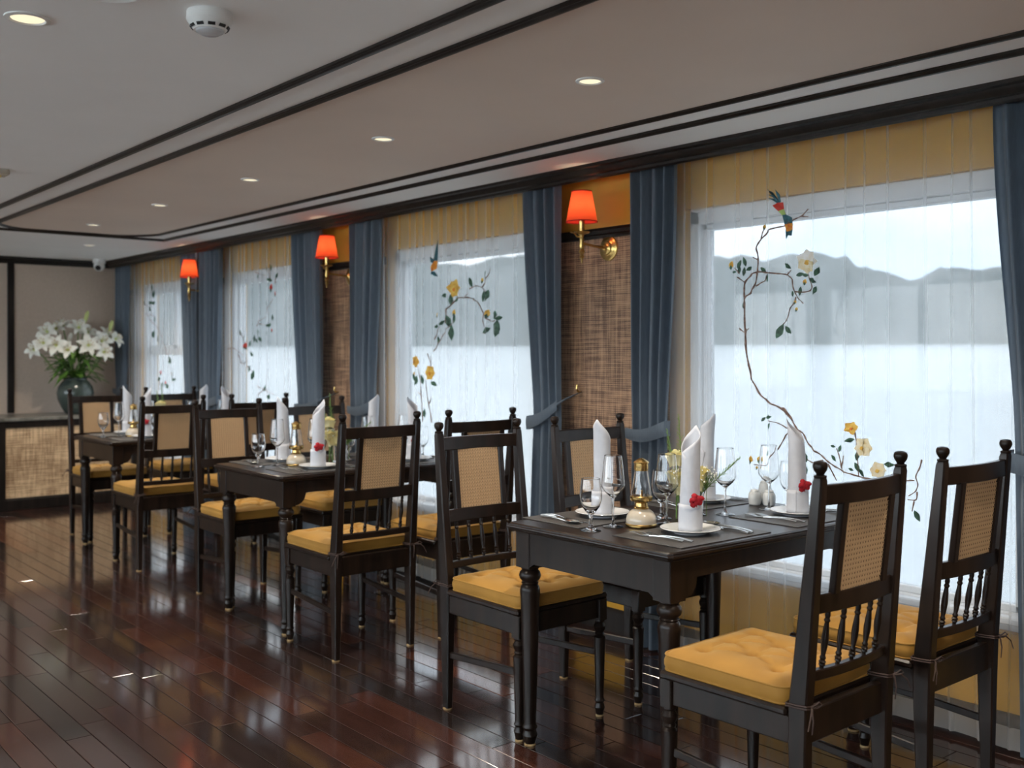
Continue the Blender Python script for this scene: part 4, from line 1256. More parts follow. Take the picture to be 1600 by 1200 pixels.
def build_chair():
    t_ = thing('dining_chair', 'x', 'chair', (0, 0, 0), 0, 'dark wooden dining chairs at the tables')
    HX = 0.1925

    def rear(z):      # rear edge of the post, depth of the post
        pts = [(0, .225, .032), (.36, .233, .050), (.46, .236, .052), (1.03, .278, .027)]
        for a, b in zip(pts, pts[1:]):
            if a[0] <= z <= b[0]:
                u = (z - a[0]) / (b[0] - a[0])
                return a[1] + (b[1] - a[1]) * u, a[2] + (b[2] - a[2]) * u
        return pts[-1][1], pts[-1][2]

    def mid(z):
        e, d = rear(z)
        return e - d / 2
    for s_ in (-1, 1):
        secs = []
        for z, wx in ((0.006, .027), (.36, .036), (.46, .037), (.75, .034), (1.018, .030), (1.028, .026)):
            e, d = rear(z)
            secs.append((s_ * HX, e - d / 2, z, wx, d if z < 1.025 else d - .004))
        p = MB().post(secs).build('back_post', M['wood'], t_)
        e, d = rear(1.028)
        MB().lathe([(.011, 1.026), (.015, 1.028), (.016, 1.031), (.015, 1.034), (.0090, 1.0365), (.0115, 1.040), (.0160, 1.047), (.0183, 1.0545), (.0180, 1.0605), (.0150, 1.0665), (.0085, 1.0692), (0, 1.070)], (s_ * HX, e - d / 2, 0), 18).build('finial', M['wood'], p)
        MB().lathe([(.017, 0), (.018, .004), (.015, .008), (0, .008)], (s_ * HX, rear(0)[0] - .016, 0), 12).build('foot_pad', M['felt'], p)
        fl = MB().post([(s_ * HX, -.208, .355, .040, .040), (s_ * HX, -.208, .432, .040, .040)], .003)
        prof = [(0, .004), (.013, .006), (.0155, .018), (.0195, .034), (.0155, .046), (.0145, .050), (.0195, .058), (.0155, .066), (.0150, .072), (.0205, .270), (.0215, .290), (.0150, .297), (.0185, .303), (.0150, .309), (.0215, .322), (.0225, .331), (.0150, .345), (.0190, .350), (.0190, .357), (0, .357)]
        fl.lathe(prof, (s_ * HX, -.208, 0), 18)
        f_ = fl.build('front_leg', M['wood'], t_)
        MB().lathe([(.015, 0), (.0155, .004), (.013, .008), (0, .008)], (s_ * HX, -.208, 0), 12).build('foot_pad', M['felt'], f_)
        MB().bar((s_ * HX, -.190, .232), (s_ * HX, .200, .205), .013, .024, bev=.003).build('stretcher', M['wood'], t_)
        MB().bar((s_ * HX, -.190, .398), (s_ * HX, .190, .398), .022, .070, bev=.003).build('side_rail', M['wood'], t_)
    MB().bar((-HX + .018, -.208, .398), (HX - .018, -.208, .398), .022, .070, bev=.003).build('front_rail', M['wood'], t_)
    MB().bar((-HX + .018, .208, .405), (HX - .018, .208, .405), .024, .084, bev=.003).build('back_rail', M['wood'], t_)
    sb = MB().box((0, -.022, .4435), (2 * HX + .050, .408, .021), .006)
    sb.build('seat_board', M['wood'], t_)
    cb, pip = build_cushion(.205, -.228, .176, .4545, .496)
    cu = cb.build('cushion', M['mustard'], t_, angle=60)
    for p in pip:
        MB().tube(p, .0028, 6, True).build('piping', M['mustard'], cu)
    w_ = 2 * (HX - .014)
    bow_rail(HX - .010, mid(.985), .960, 1.010, .020, .022).build('top_rail', M['wood'], t_)
    bow_rail(HX - .010, mid(.715), .690, .738, .020, .020).build('middle_rail', M['wood'], t_)
    bow_rail(HX - .010, mid(.535), .520, .546, .022, .016).build('lower_rail', M['wood'], t_)
    # stiles and cane
    ya, yb = mid(.715) + .018, mid(.985) + .018
    for s_ in (-1, 1):
        MB().post([(s_ * .112, ya, .735, .026, .020), (s_ * .112, yb, .964, .026, .020)], .003).build('stile', M['wood'], t_)
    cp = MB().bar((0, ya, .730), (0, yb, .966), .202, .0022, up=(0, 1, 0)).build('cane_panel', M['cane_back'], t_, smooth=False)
    mb = MB()
    z0, z1, hwid = .738, .962, .099
    P = .0125
    off = Vector((0, -(z1 - z0), (ya - yb))).normalized()

    def pt(x_, z_, lay):
        u = (z_ - .735) / (.964 - .735)
        return Vector((x_, ya + (yb - ya) * u + lay, z_))
    for side in (-1, 1):
        nx, nz_ = int(2 * hwid / P), int((z1 - z0) / P)
        for i in range(nx + 1):
            x_ = -hwid + P * .5 + i * P
            if x_ < hwid:
                for dx in (-.0014, .0014):
                    mb.bar(pt(x_ + dx, z0, side * .0022), pt(x_ + dx, z1, side * .0022), .0015, .0014, up=(0, 1, 0))
        for j in range(nz_ + 1):
            z_ = z0 + P * .5 + j * P
            if z_ < z1:
                for dz in (-.0014, .0014):
                    mb.bar(pt(-hwid, z_ + dz, side * .0031), pt(hwid, z_ + dz, side * .0031), .0015, .0014, up=(0, 1, 0))
        Wd, Hd = 2 * hwid, z1 - z0
        k = -int(Hd / P) - 1
        while k * P < Wd:
            for sgn in (1, -1):
                xs = k * P
                a0 = max(0.0, -xs)
                a1 = min(Hd, Wd - xs)
                if a1 - a0 > P:
                    xa, xb = -hwid + xs + a0, -hwid + xs + a1
                    if sgn < 0:
                        xa, xb = -xa, -xb
                    mb.bar(pt(xa, z0 + a0, side * .0040), pt(xb, z0 + a1, side * .0040), .0019, .0013, up=(0, 1, 0))
            k += 1
    wv_ = mb.build('cane_weave', M['cane'], cp, smooth=False)
    wv_['kind'] = 'stuff'
    for i in range(5):
        xx = (i - 2) * .063
        u = xx / (HX - .01)
        y0_, y1_ = mid(.535) + .016 * (1 - u * u), mid(.715) + .020 * (1 - u * u)
        q = Vector((0, y1_ - y0_, .146))
        MB().lathe(spindle_prof(q.length), (xx, y0_, .545), 12, q.normalized()).build('spindle', M['wood'], t_)
    # cushion ties round the back posts
    rt = random.Random(3)
    for s_ in (-1, 1):
        e, d = rear(.462)
        cx_, cy_ = s_ * HX, e - d / 2
        tie = MB()
        for dz in (0, .006):
            loop = [(cx_ + a * .021, cy_ + b * .0295, .462 + dz + .002 * sin(k * 2)) for k, (a, b) in enumerate(((-1, -1), (0, -1.02), (1, -1), (1.02, 0), (1, 1), (0, 1.02), (-1, 1), (-1.02, 0)))]
            tie.tube(loop, .0024, 5, True)
        kx, ky = cx_ + s_ * .004, cy_ + .032
        tie.tube([(kx, ky, .466), (kx + .012, ky + .010, .462), (kx + .016, ky + .016, .44), (kx + .018, ky + .014, .408)], [.0024, .0024, .002, .0015], 5)
        tie.tube([(kx, ky, .466), (kx + s_ * .016, ky + .012, .468), (kx + s_ * .034, ky + .020, .452), (kx + s_ * .048, ky + .022, .425)], [.0024, .0024, .002, .0015], 5)
        tie.tube([(kx, ky, .466), (kx - .018, ky + .010, .478), (kx - .030, ky + .012, .470), (kx - .016, ky + .006, .462), (kx, ky, .466)], .0021, 5)
        tie.build('tie', M['cord'], t_)
    return t_


proto = build_chair()
# (label, x centre, y of the rear feet, turned round?, small twist)
CHAIRS = [
    ('dark wooden chair, back to camera, largest in the foreground', 2.365, 1.500, 1, 1.5),
    ('dark wooden chair, back to camera, at the right edge of the picture', 2.965, 1.500, 1, 0.5),
    ('dark wooden chair facing camera at front table, on the aisle side', 2.485, 3.155, 0, 0),
    ('dark wooden chair facing camera at front table, beside the wall', 3.07, 3.150, 0, 0),
    ('dark wooden chair, back to camera, at middle table on the aisle side', 2.468, 3.915, 1, 0),
    ('dark wooden chair, back to camera, at middle table below golden blossom curtain', 3.03, 3.915, 1, 0),
    ('dark wooden chair facing camera at middle table, on the aisle side', 2.532, 5.550, 0, 0),
    ('dark wooden chair facing camera at middle table, under the middle lamp', 3.08, 5.545, 0, 0),
    ('dark wooden chair, back to camera, at far table on the aisle side', 2.487, 6.315, 1, 0),
    ('dark wooden chair, back to camera, at far table below red fruit curtain', 3.06, 6.310, 1, 0),
    ('dark wooden chair facing camera at far table, in front of lily vase', 2.575, 7.950, 0, 0),
    ('dark wooden chair facing camera at far table, in front of farthest window', 3.14, 7.950, 0, 0)]
for i, (lab, xx, yy, turned, tw) in enumerate(CHAIRS):
    o = proto if i == 0 else copy_tree(proto)
    o['label'] = lab
    o.location = (xx, yy + .225 if turned else yy - .225, 0)
    o.rotation_euler = (0, 0, (pi if turned else 0) + radians(tw))

# ------------------------------------------------------------------ tables
TX0, TX1, TW = 2.235, 3.325, 0.75
TZ = 0.757


def build_table():
    t_ = thing('dining_table', 'x', 'table', (0, 0, 0), 0, 'dark wooden dining tables along the windows')
    L, W = TX1 - TX0, TW
    hx, hy = L / 2, W / 2

    def ring(i, z):
        c = .012
        a, b = hx - i, hy - i
        return [(-a + c, -b, z), (a - c, -b, z), (a, -b + c, z), (a, b - c, z), (a - c, b, z), (-a + c, b, z), (-a, b - c, z), (-a, -b + c, z)]
    MB().loft([ring(.012, .7300), ring(.006, .7315), ring(.004, .7345), ring(.006, .7385), ring(.001, .7400), ring(.0, .7440), ring(.001, .7480), ring(.007, .7490), ring(.0075, .7530), ring(.013, .7570)]).build('table_top', M['wood'], t_, angle=25)
    LX, LY = hx - .062, hy - .062
    prof = [(0, .004), (.017, .006), (.020, .02), (.026, .035), (.022, .048), (.020, .052), (.026, .062), (.021, .072), (.0205, .078), (.0325, .500), (.0345, .518), (.0345, .530), (.031, .541), (.026, .547), (.030, .552), (.026, .557), (.0345, .566), (.0378, .577), (.0345, .589), (.027, .597), (.031, .602), (.031, .607), (0, .607)]
    for sx in (-1, 1):
        for sy in (-1, 1):
            lg = MB().post([(sx * LX, sy * LY, .606, .070, .070), (sx * LX, sy * LY, .731, .070, .070)], .003)
            lg.lathe(prof, (sx * LX, sy * LY, 0), 24)
            l_ = lg.build('leg', M['wood'], t_)
            MB().lathe([(.019, 0), (.020, .004), (.017, .008), (0, .008)], (sx * LX, sy * LY, 0), 14).build('foot_pad', M['felt'], l_)

    def apron(half, z_mid, brk):
        """outline in (u, z) of one apron between the leg blocks with curved brackets"""
        pts = [(-half, .731), (-half, .612)]
        n = 8
        for k in range(n + 1):
            a = k / n
            pts.append((-half + brk * a, .612 + (z_mid - .612) * (1 - sqrt(max(0, 1 - a * a)))) if brk > 0.03 else (-half + brk * a, .612 + (z_mid - .612) * a))
        for k in range(n, -1, -1):
            a = k / n
            pts.append((half - brk * a, .612 + (z_mid - .612) * (1 - sqrt(max(0, 1 - a * a)))) if brk > 0.03 else (half - brk * a, .612 + (z_mid - .612) * a))
        pts += [(half, .612), (half, .731)]
        out = [pts[0]]
        for p in pts[1:]:
            if abs(p[0] - out[-1][0]) + abs(p[1] - out[-1][1]) > 1e-5:
                out.append(p)
        return out
    for s_ in (-1, 1):
        MB().prism(apron(LX - .0345, .668, .055), .022, lambda u, v, d: Vector((u, s_ * (LY + .031) - s_ * d, v))).build('apron', M['wood'], t_)
        MB().prism(apron(LY - .0345, .624, .02), .022, lambda u, v, d: Vector((s_ * (LX + .031) - s_ * d, u, v))).build('apron', M['wood'], t_)
    return t_


TABLES = [('front', (TX0 + TX1) / 2, 2.358, 'dark wooden table nearest the camera, set for four'),
          ('middle', (TX0 + TX1) / 2 + .012, 4.768, 'dark wooden table in the middle of the row'),
          ('far', (TX0 + TX1) / 2 + .035, 7.160, 'dark wooden table at the far end, near the sideboard')]
tproto = build_table()
for i, (nm, xx, yy, lab) in enumerate(TABLES):
    o = tproto if i == 0 else copy_tree(tproto)
    o['label'] = lab
    o.location = (xx, yy, 0)

# ------------------------------------------------------------------ tableware prototypes (local origin on the table top)
def closed_shell(outer, th):
    """outer profile bottom->rim of the bowl; inner wall th thinner"""
    return outer


def wine_glass():
    t_ = thing('wine_glass', 'x', 'wine glass', (0, 0, 0), 0, 'wine glasses on the tables')
    pr = [(0, .0015), (.020, .001), (.034, .0005), (.0345, .0018), (.020, .0042), (.008, .0075), (.0042, .014), (.0034, .04), (.0034, .078), (.0046, .092), (.010, .099), (.026, .113), (.0380, .130), (.0392, .137), (.0380, .150), (.0335, .195), (.0293, .233), (.0290, .2355), (.0286, .2362), (.0281, .2355), (.0284, .233), (.0326, .195), (.0370, .150), (.0381, .138), (.0368, .131), (.025, .116), (.009, .1025), (0, .1005)]
    MB().lathe(pr, (0, 0, 0), 40).build('glass', M['glass'], t_, angle=70)
    return t_


def goblet():
    t_ = thing('water_goblet', 'x', 'water goblet', (0, 0, 0), 0, 'water goblets on the tables')
    pr = [(0, .0015), (.020, .001), (.0335, .0005), (.034, .002), (.018, .006), (.009, .012), (.0065, .020), (.0075, .030), (.0055, .038), (.007, .050), (.016, .060), (.029, .078), (.0358, .100), (.0365, .115), (.0345, .140), (.0308, .166), (.0305, .1677), (.0300, .1683), (.0295, .1677), (.0298, .166), (.0335, .140), (.0353, .115), (.0345, .101), (.0275, .080), (.014, .064), (.004, .060), (0, .0595)]
    MB().lathe(pr, (0, 0, 0), 40).build('glass', M['glass'], t_, angle=70)
    return t_


def plate():
    t_ = thing('dinner_plate', 'x', 'plate', (0, 0, 0), 0, 'white plates on the placemats')
    pr = [(0, .003), (.045, .003), (.048, 0), (.053, 0), (.056, .004), (.075, .009), (.094, .0155), (.0955, .0165), (.094, .018), (.074, .0125), (.056, .0075), (0, .0065)]
    MB().lathe(pr, (0, 0, 0), 48).build('china', M['china'], t_, angle=50)
    return t_


def napkin(rot):
    t_ = thing('folded_napkin', 'x', 'napkin', (0, 0, 0), 0, 'rolled white napkins standing on the plates')
    rn = random.Random(int(rot * 10))

    def roll(u, v):
        ph = u * 2 * pi * 1.62
        tilt = 0.0
        # the upper edge climbs to one pointed tip and falls away round the roll
        tip = 0.335 - 0.115 * abs((u - 0.52) / 0.52) ** 0.85 if u < 0.52 else 0.335 - 0.150 * ((u - 0.52) / 0.48) ** 0.9
        z = v * tip
        r_ = 0.0300 + 0.0035 * u - 0.004 * v + 0.0012 * sin(3 * ph + 9 * v)
        flare = max(0, (z - 0.22) / 0.115)
        r_ += 0.004 * flare ** 2 * (1 if u > 0.3 else -1.4)
        tw = 0.75 * v
        lean = 0.006 * v * v
        return Vector((r_ * cos(ph + tw) + lean, r_ * sin(ph + tw), z))
    mb = MB().grid(roll, 72, 22)
    body = mb.build('rolled_cloth', M['napkin'], t_, angle=60)
    body.rotation_euler = (0, 0, rot)
    sol = body.modifiers.new('thickness', 'SOLIDIFY')
    sol.thickness = 0.0016
    sol.offset = 0

    def cuff(u, v):
        ph = u * 2 * pi * 1.04
        r_ = 0.0362 + 0.0006 * sin(5 * ph) + (0.0014 if u > .97 else 0) + 0.0012 * (1 - v)
        return Vector((r_ * cos(ph), r_ * sin(ph), 0.0005 + v * (0.083 + 0.003 * sin(ph))))
    cf = MB().grid(cuff, 56, 6).build('cuff', M['napkin'], t_, angle=60)
    cf.rotation_euler = (0, 0, rot + 1.0)
    sol = cf.modifiers.new('thickness', 'SOLIDIFY')
    sol.thickness = 0.0022
    sol.offset = 0
    return t_


def red_flower():
    t_ = thing('red_flower', 'x', 'flower', (0, 0, 0), 0, 'small red flowers tucked into napkins')
    rn = random.Random(7)
    for k in range(9):
        a = 2.4 * k
        rr = 0.006 + 0.0017 * k
        c = Vector((rr * cos(a), -0.004 - 0.006 * (1 - k / 9), rr * sin(a) * .9))
        mt = Matrix.Rotation(rn.uniform(-1, 1), 3, 'X') @ Matrix.Rotation(a, 3, 'Y')
        mb = MB()

        def f(u, v):
            s_, q = u * 2 - 1, v * 2 - 1
            w_ = sqrt(max(0, 1 - q * q))
            return c + mt @ Vector((s_ * w_ * .0105, -.005 * (1 - s_ * s_ - q * q), q * .0105))
        mb.grid(f, 6, 6).build('petal', M['redsilk'], t_)
    MB().tube([(0.001, -.003, -.004), (.003, -.001, -.014), (.006, .002, -.024)], .0015, 6).build('stem', M['redsilk'], t_)
    return t_


def handle_geo(mb, y0, y1, w0, w1, z=0.004, th=0.0035):
    rings = []
    for i in range(9):
        u = i / 8
        w_ = w0 + (w1 - w0) * u ** 1.3
        zz = z + 0.004 * sin(pi * u)
        y = y0 + (y1 - y0) * u
        rings.append([(-w_ / 2, y, zz - th / 3), (w_ / 2, y, zz - th / 3), (w_ / 2 * .8, y, zz + th / 2), (-w_ / 2 * .8, y, zz + th / 2)])
    mb.loft(rings)


def fork():
    t_ = thing('fork', 'x', 'fork', (0, 0, 0), 0, 'steel forks')
    mb = MB()
    handle_geo(mb, .03, -.10, .005, .011)
    mb.build('handle', M['steel'], t_)
    hd = MB()
    rings = []
    for y, w_, z in ((.03, .005, .004), (.042, .012, .003), (.052, .022, .003), (.062, .0245, .0045)):
        rings.append([(-w_ / 2, y, z), (w_ / 2, y, z), (w_ / 2, y, z + .002), (-w_ / 2, y, z + .002)])
    hd.loft(rings)
    for k in range(4):
        x_ = (k - 1.5) * .0066
        hd.loft([[(x_ + a * w_, y, z + b) for a, b in ((-1, 0), (1, 0), (1, .0018), (-1, .0018))] for y, w_, z in ((.060, .0023, .0045), (.080, .0020, .008), (.102, .0010, .0075))])
    hd.build('tines', M['steel'], t_)
    return t_


def knife():
    t_ = thing('table_knife', 'x', 'knife', (0, 0, 0), 0, 'steel table knives')
    mb = MB()
    handle_geo(mb, .00, -.10, .007, .011, .004, .005)
    mb.build('handle', M['steel'], t_)
    bl = MB()
    bl.prism([(-.005, 0), (.005, 0), (.009, .03), (.0095, .07), (.006, .105), (.001, .118), (-.005, .105)], .0015, lambda u, v, d: Vector((u, v, .003 + d)))
    bl.build('blade', M['steel'], t_, smooth=False)
    return t_


def spoon():
    t_ = thing('spoon', 'x', 'spoon', (0, 0, 0), 0, 'steel spoons')
    mb = MB()
    handle_geo(mb, .04, -.10, .005, .011)
    mb.build('handle', M['steel'], t_)

    def f(u, v):
        a = v * 2 * pi
        rr = u
        y = .072 + .034 * rr * sin(a)
        x_ = .0205 * rr * cos(a) * (1 - .12 * sin(a))
        return Vector((x_, y, .0015 + .008 * rr * rr))
    b = MB().grid(f, 8, 28).build('bowl', M['steel'], t_, angle=180)
    sol = b.modifiers.new('thickness', 'SOLIDIFY')
    sol.thickness = 0.0014
    return t_


def placemat():
    o = MB().box((0, 0, .0016), (.432, .285, .0032), .0012).build('placemat', M['mat'])
    tag(o, 'x', 'placemat', 'charcoal placemats')
    return o


def lantern():
    t_ = thing('oil_lamp', 'x', 'oil lamp', (0, 0, 0), 0, 'gold and glass table lamps')
    MB().lathe([(0, 0), (.050, 0), (.0525, .003), (.0525, .008), (.050, .011), (0, .011)], (0, 0, 0), 36).build('foot_ring', M['gold'], t_)
    MB().lathe([(0, .010), (.050, .011), (.0505, .022), (.047, .036), (.039, .048), (.028, .056), (.021, .059), (0, .059)], (0, 0, 0), 40).build('bowl', M['cream'], t_)
    MB().lathe([(0, .058), (.024, .058), (.026, .062), (.022, .066), (.021, .078), (.024, .082), (.036, .085), (.0375, .088), (.0375, .099), (.035, .102), (0, .102)], (0, 0, 0), 36).build('collar', M['gold'], t_)
    MB().lathe([(.034, .102), (.0335, .112), (.0270, .150), (.0215, .188), (.0203, .188), (.0258, .150), (.0322, .112), (.0325, .102), (.034, .102)], (0, 0, 0), 36).build('chimney', M['glass'], t_, angle=50)
    MB().lathe([(.0, .184), (.0225, .184), (.0235, .188), (.0230, .208), (.0265, .210), (.0255, .213), (.016, .220), (.006, .225), (0, .226)], (0, 0, 0), 32).build('cap', M['gold'], t_)
    MB().lathe([(0, .100), (.006, .102), (.006, .116), (.003, .120), (0, .121)], (0, 0, 0), 12).build('burner', M['gold'], t_)
    return t_


def pot(seed, tall=False):
    t_ = thing('condiment_pot', 'x', 'condiment pot', (0, 0, 0), 0, 'grey white condiment pots')
    h = .078 if tall else .050
    MB().lathe([(0, 0), (.018, 0), (.0215, .004), (.0235, .02), (.0235, h * .7), (.021, h * .9), (.017, h), (0, h)], (0, 0, 0), 40, flute=20, fdepth=.012).build('body', M['greyware'], t_)
    MB().lathe([(0, h - .001), (.0165, h - .001), (.0175, h + .003), (.014, h + .008), (.006, h + .010), (0, h + .0102)], (0, 0, 0), 28).build('lid', M['greyware'], t_)
    return t_


def posy():
    """small glass with roses and filler"""
    v = thing('bud_vase', 'x', 'glass vase', (0, 0, 0), 0, 'small glass vases with posies')
    MB().lathe([(0, .001), (.033, .001), (.034, .004), (.0375, .095), (.0365, .095), (.0325, .012), (0, .011)], (0, 0, 0), 40, flute=20, fdepth=.015).build('tumbler', M['glass'], v, angle=50)
    return v


def rose_thing():
    t_ = thing('rose', 'x', 'rose', (0, 0, 0), 0, 'pale yellow roses in the small vase')
    rn = random.Random(9)
    for k in range(11):
        a = 2.4 * k
        op = .15 + .07 * k
        mt = Matrix.Rotation(a, 3, 'Z')

        def f(u, v):
            s_ = u * 2 - 1
            w_ = (.010 + .0007 * k)
            r_ = .004 + .0011 * k + v * v * op * .014
            z = v * .026 - .002 * k * .6 - s_ * s_ * .006
            return mt @ Vector((r_ * cos(s_ * .9), r_ * sin(s_ * .9) + s_ * w_ * .4, z))
        MB().grid(f, 6, 5).build('petal', M['rose'], t_)
    MB().tube([(0, 0, .004), (.003, 0, -.04), (.004, .002, -.10)], .002, 6).build('stem', M['stem'], t_)
    return t_


def filler_thing(seed, tall):
    t_ = thing('filler_sprig', 'x', 'flower sprig', (0, 0, 0), 0, 'white filler sprigs in the small vase')
    rn = random.Random(seed)
    st, bl = MB(), MB()
    n = 46 if not tall else 60
    st.tube([(0, 0, -.09), (0, 0, 0), (0.002, .002, .06 if not tall else .17)], .0012, 5)
    for k in range(n):
        if tall:
            z = .05 + .15 * k / n
            p = Vector((rn.uniform(-1, 1) * .012 * (1.2 - k / n), rn.uniform(-1, 1) * .012 * (1.2 - k / n), z))
        else:
            a, e = rn.uniform(0, 6.28), rn.uniform(.1, 1.2)
            p = Vector((cos(a) * .045 * e, sin(a) * .045 * e, .035 + .045 * rn.random()))
        st.tube([(0, 0, .0 if not tall else p.z - .012), tuple(p)], .0006, 4)
        r_ = rn.uniform(.002, .0035) if not tall else .0016
        bl.lathe([(0, -r_), (r_ * .8, -r_ * .5), (r_, 0), (r_ * .8, r_ * .5), (0, r_)], p, 6)
    st.build('stems', M['stem'], t_)
    b = bl.build('blossoms', M['filler'] if not tall else M['stem'], t_)
    b['kind'] = 'stuff'
    return t_


P_ = {'wine': wine_glass(), 'goblet': goblet(), 'plate': plate(), 'fork': fork(), 'knife': knife(), 'spoon': spoon(), 'mat': placemat(), 'lantern': lantern(),
      'pot': pot(1), 'tallpot': pot(2, True), 'posy': posy(), 'rose': rose_thing(), 'fill': filler_thing(4, False), 'tall': filler_thing(5, True), 'red': red_flower()}
NAPS = [napkin(r_) for r_ in (0.4, 2.4, 3.6, 5.2)]
used = set()


def place(key, label, loc, rotz=0.0):
    src = key if not isinstance(key, str) else P_[key]
    if src.name in used:
        o = copy_tree(src)
    else:
        used.add(src.name)
        o = src
    o.location = loc
    o.rotation_euler = (0, 0, rotz)
    o['label'] = label
    return o


# seats relative to the table centre: (name, x, y, turned)
SEAT = [('near aisle seat', -.245, -.186, 0), ('near window seat', .330, -.186, 0), ('far aisle seat', -.235, .235, 1), ('far window seat', .320, .235, 1)]
ZM = TZ + .0034
for ti, (nm, cx, cy, lab) in enumerate(TABLES):
    tb = nm + ' table'
    for si, (sn, sx, sy, turned) in enumerate(SEAT):
        d = -1 if turned else 1
        rz = pi if turned else 0
        X, Y = cx + sx, cy + sy
        where = '%s of the %s' % (sn, tb)
        place('mat', 'charcoal placemat at the ' + where, (X, Y - d * .012, TZ + .0002), 0)
        px_, py_ = X + (.004 if not turned else .02), Y + d * (.0)
        place('plate', 'white plate under the napkin at the ' + where, (px_, py_, ZM), 0)
        nap = NAPS[si]
        place(nap, ('white rolled napkin with red flower, ' if not turned else 'white rolled napkin without flower, ') + where, (px_, py_, ZM + .0068), 0)
        if not turned:
            place('red', 'small red flower on the napkin at the ' + where, (px_ - .0185, py_ - .0365, ZM + .110), radians(-27))
        if ti < 2:
            # left of the plate two forks, right of it two knives and a spoon
            for k, (kind, off, dy, tw) in enumerate((('fork', -.150, .030, 4), ('fork', -.128, .010, 3), ('knife', .128, -.005, -2), ('knife', .146, -.008, -2), ('spoon', .166, .008, -4))):
                if kind == 'fork' and k == 1:
                    kind_label = 'inner steel fork'
                elif kind == 'fork':
                    kind_label = 'outer steel fork'
                elif kind == 'knife':
                    kind_label = 'inner steel knife' if k == 2 else 'outer steel knife'
                else:
                    kind_label = 'steel spoon'
                place(kind, '%s at the %s' % (kind_label, where), (X + d * off, Y + d * (dy - .03), ZM), rz + radians(tw))
    # glasses and things along the middle
    o_ = lambda a, b: (cx + a, cy + b, TZ + .0005)
    place('goblet', 'short stemmed water goblet beside the oil lamp, %s aisle end' % tb, o_(-.445, .056))
    place('wine', 'tall wine glass between goblet and oil lamp, %s' % tb, o_(-.337, .062))
    place('lantern', 'gold and cream oil lamp with glass chimney on the ' + tb, o_(-.256, .012))
    place('wine', 'tall wine glass just right of the oil lamp, ' + tb, o_(-.165, -.020))
    place('goblet', 'short stemmed goblet beside the flower vase, ' + tb, o_(-.085, .075))
    place('posy', 'small ribbed glass vase holding flowers on the ' + tb, o_(-.008, .002))
    place('wine', 'tall wine glass right of the flower vase, ' + tb, o_(.155, -.008))
    place('goblet', 'short stemmed goblet behind the flower vase, ' + tb, o_(.075, .055))
    place('wine', 'tall wine glass in front of the condiment pots, ' + tb, o_(.372, -.036))
    place('goblet', 'short stemmed goblet at the window end, ' + tb, o_(.488, -.042))
    place('pot', 'left grey white condiment pot with lid, ' + tb, o_(.428, .070))
    place('pot', 'right grey white condiment pot with lid, ' + tb, o_(.452, .022))
    place('tallpot', 'taller grey white condiment pot at the back, ' + tb, o_(.490, .070))
    for k, (a, b, z_) in enumerate(((-.045, .037, .140), (.000, -.004, .120), (.018, -.014, .150), (-.028, .026, .105), (-.044, .035, .205))):
        place('rose', '%s pale yellow rose in the small vase on the %s' % (('leftmost', 'front', 'right hand', 'rear', 'tallest')[k], tb), (cx - .008 + a, cy + .002 + b, TZ + z_), k * 1.3).scale = (1.45, 1.45, 1.45)
    for k, (a, b, z_) in enumerate(((.040, -.030, .085), (.062, -.048, .100), (-.050, .040, .095))):
        place('fill', '%s sprig of tiny white blossoms in the vase, %s' % (('front', 'right hand', 'left hand')[k], tb), (cx - .008 + a * .6, cy + .002 + b * .6, TZ + z_), k * 2.0)
    for k, (a, b, z_) in enumerate(((-.060, .046, .185), (-.090, .075, .13), (.03, -.022, .09))):
        oo = place('tall', '%s thin green sprig in the small vase, %s' % (('tall upright', 'short upright', 'leaning')[k], tb), (cx - .008 + a * .5, cy + .002 + b * .5, TZ + z_ * .9), k * 2.0)
        oo.rotation_euler = ((0, radians(-5), 0), (0, radians(-9), radians(-40)), (0, radians(48), radians(-40)))[k]

# ------------------------------------------------------------------ sideboard, worktop, lily vase
SBX0, SBX1, SBY, SBH = 0.60, 3.40, 9.45, 0.752
t_ = thing('sideboard', 'dark wooden sideboard with pale woven rattan fronts along back wall', 'sideboard', ((SBX0 + SBX1) / 2, SBY, 0))
ox, oy = (SBX0 + SBX1) / 2, SBY


def sb(c, s_, name, mat='trim', bev=.004):
    return MB().box((c[0] - ox, c[1] - oy, c[2]), s_, bev).build(name, M[mat], t_)


sb(((SBX0 + SBX1) / 2, SBY + .33, .40), (SBX1 - SBX0, .62, .70), 'carcass')
sb(((SBX0 + SBX1) / 2, SBY + .012, .730), (SBX1 - SBX0, .030, .046), 'top_rail')
sb(((SBX0 + SBX1) / 2, SBY + .012, .045), (SBX1 - SBX0, .034, .090), 'plinth')
stiles = [0.62, 1.42, 2.268, 3.38]
for xx in stiles:
    sb((xx, SBY + .010, .40), (.062 if xx == 2.268 else .05, .030, .63), 'stile')
for a, b in zip(stiles, stiles[1:]):
    sb(((a + b) / 2, SBY + .016, .400), (b - a - .05, .012, .62), 'rattan_front', 'rattan_pale', .001)
    for zz in (.094, .704):
        sb(((a + b) / 2, SBY + .006, zz), (b - a - .05, .016, .016), 'bead', 'trim', .003)
wt = MB().box((0, 0, 0), (SBX1 - SBX0 + .02, .665, .030), .006).build('worktop', M['stone'], None, ((SBX0 + SBX1) / 2, SBY + .315, SBH + .0155))
tag(wt, 'grey green stone worktop on the sideboard under lily vase', 'worktop')
VZ = SBH + .031
VX, VY = 2.955, 9.75
vz = thing('flower_vase', 'round dark green glazed vase full of white lilies', 'vase', (VX, VY, VZ))
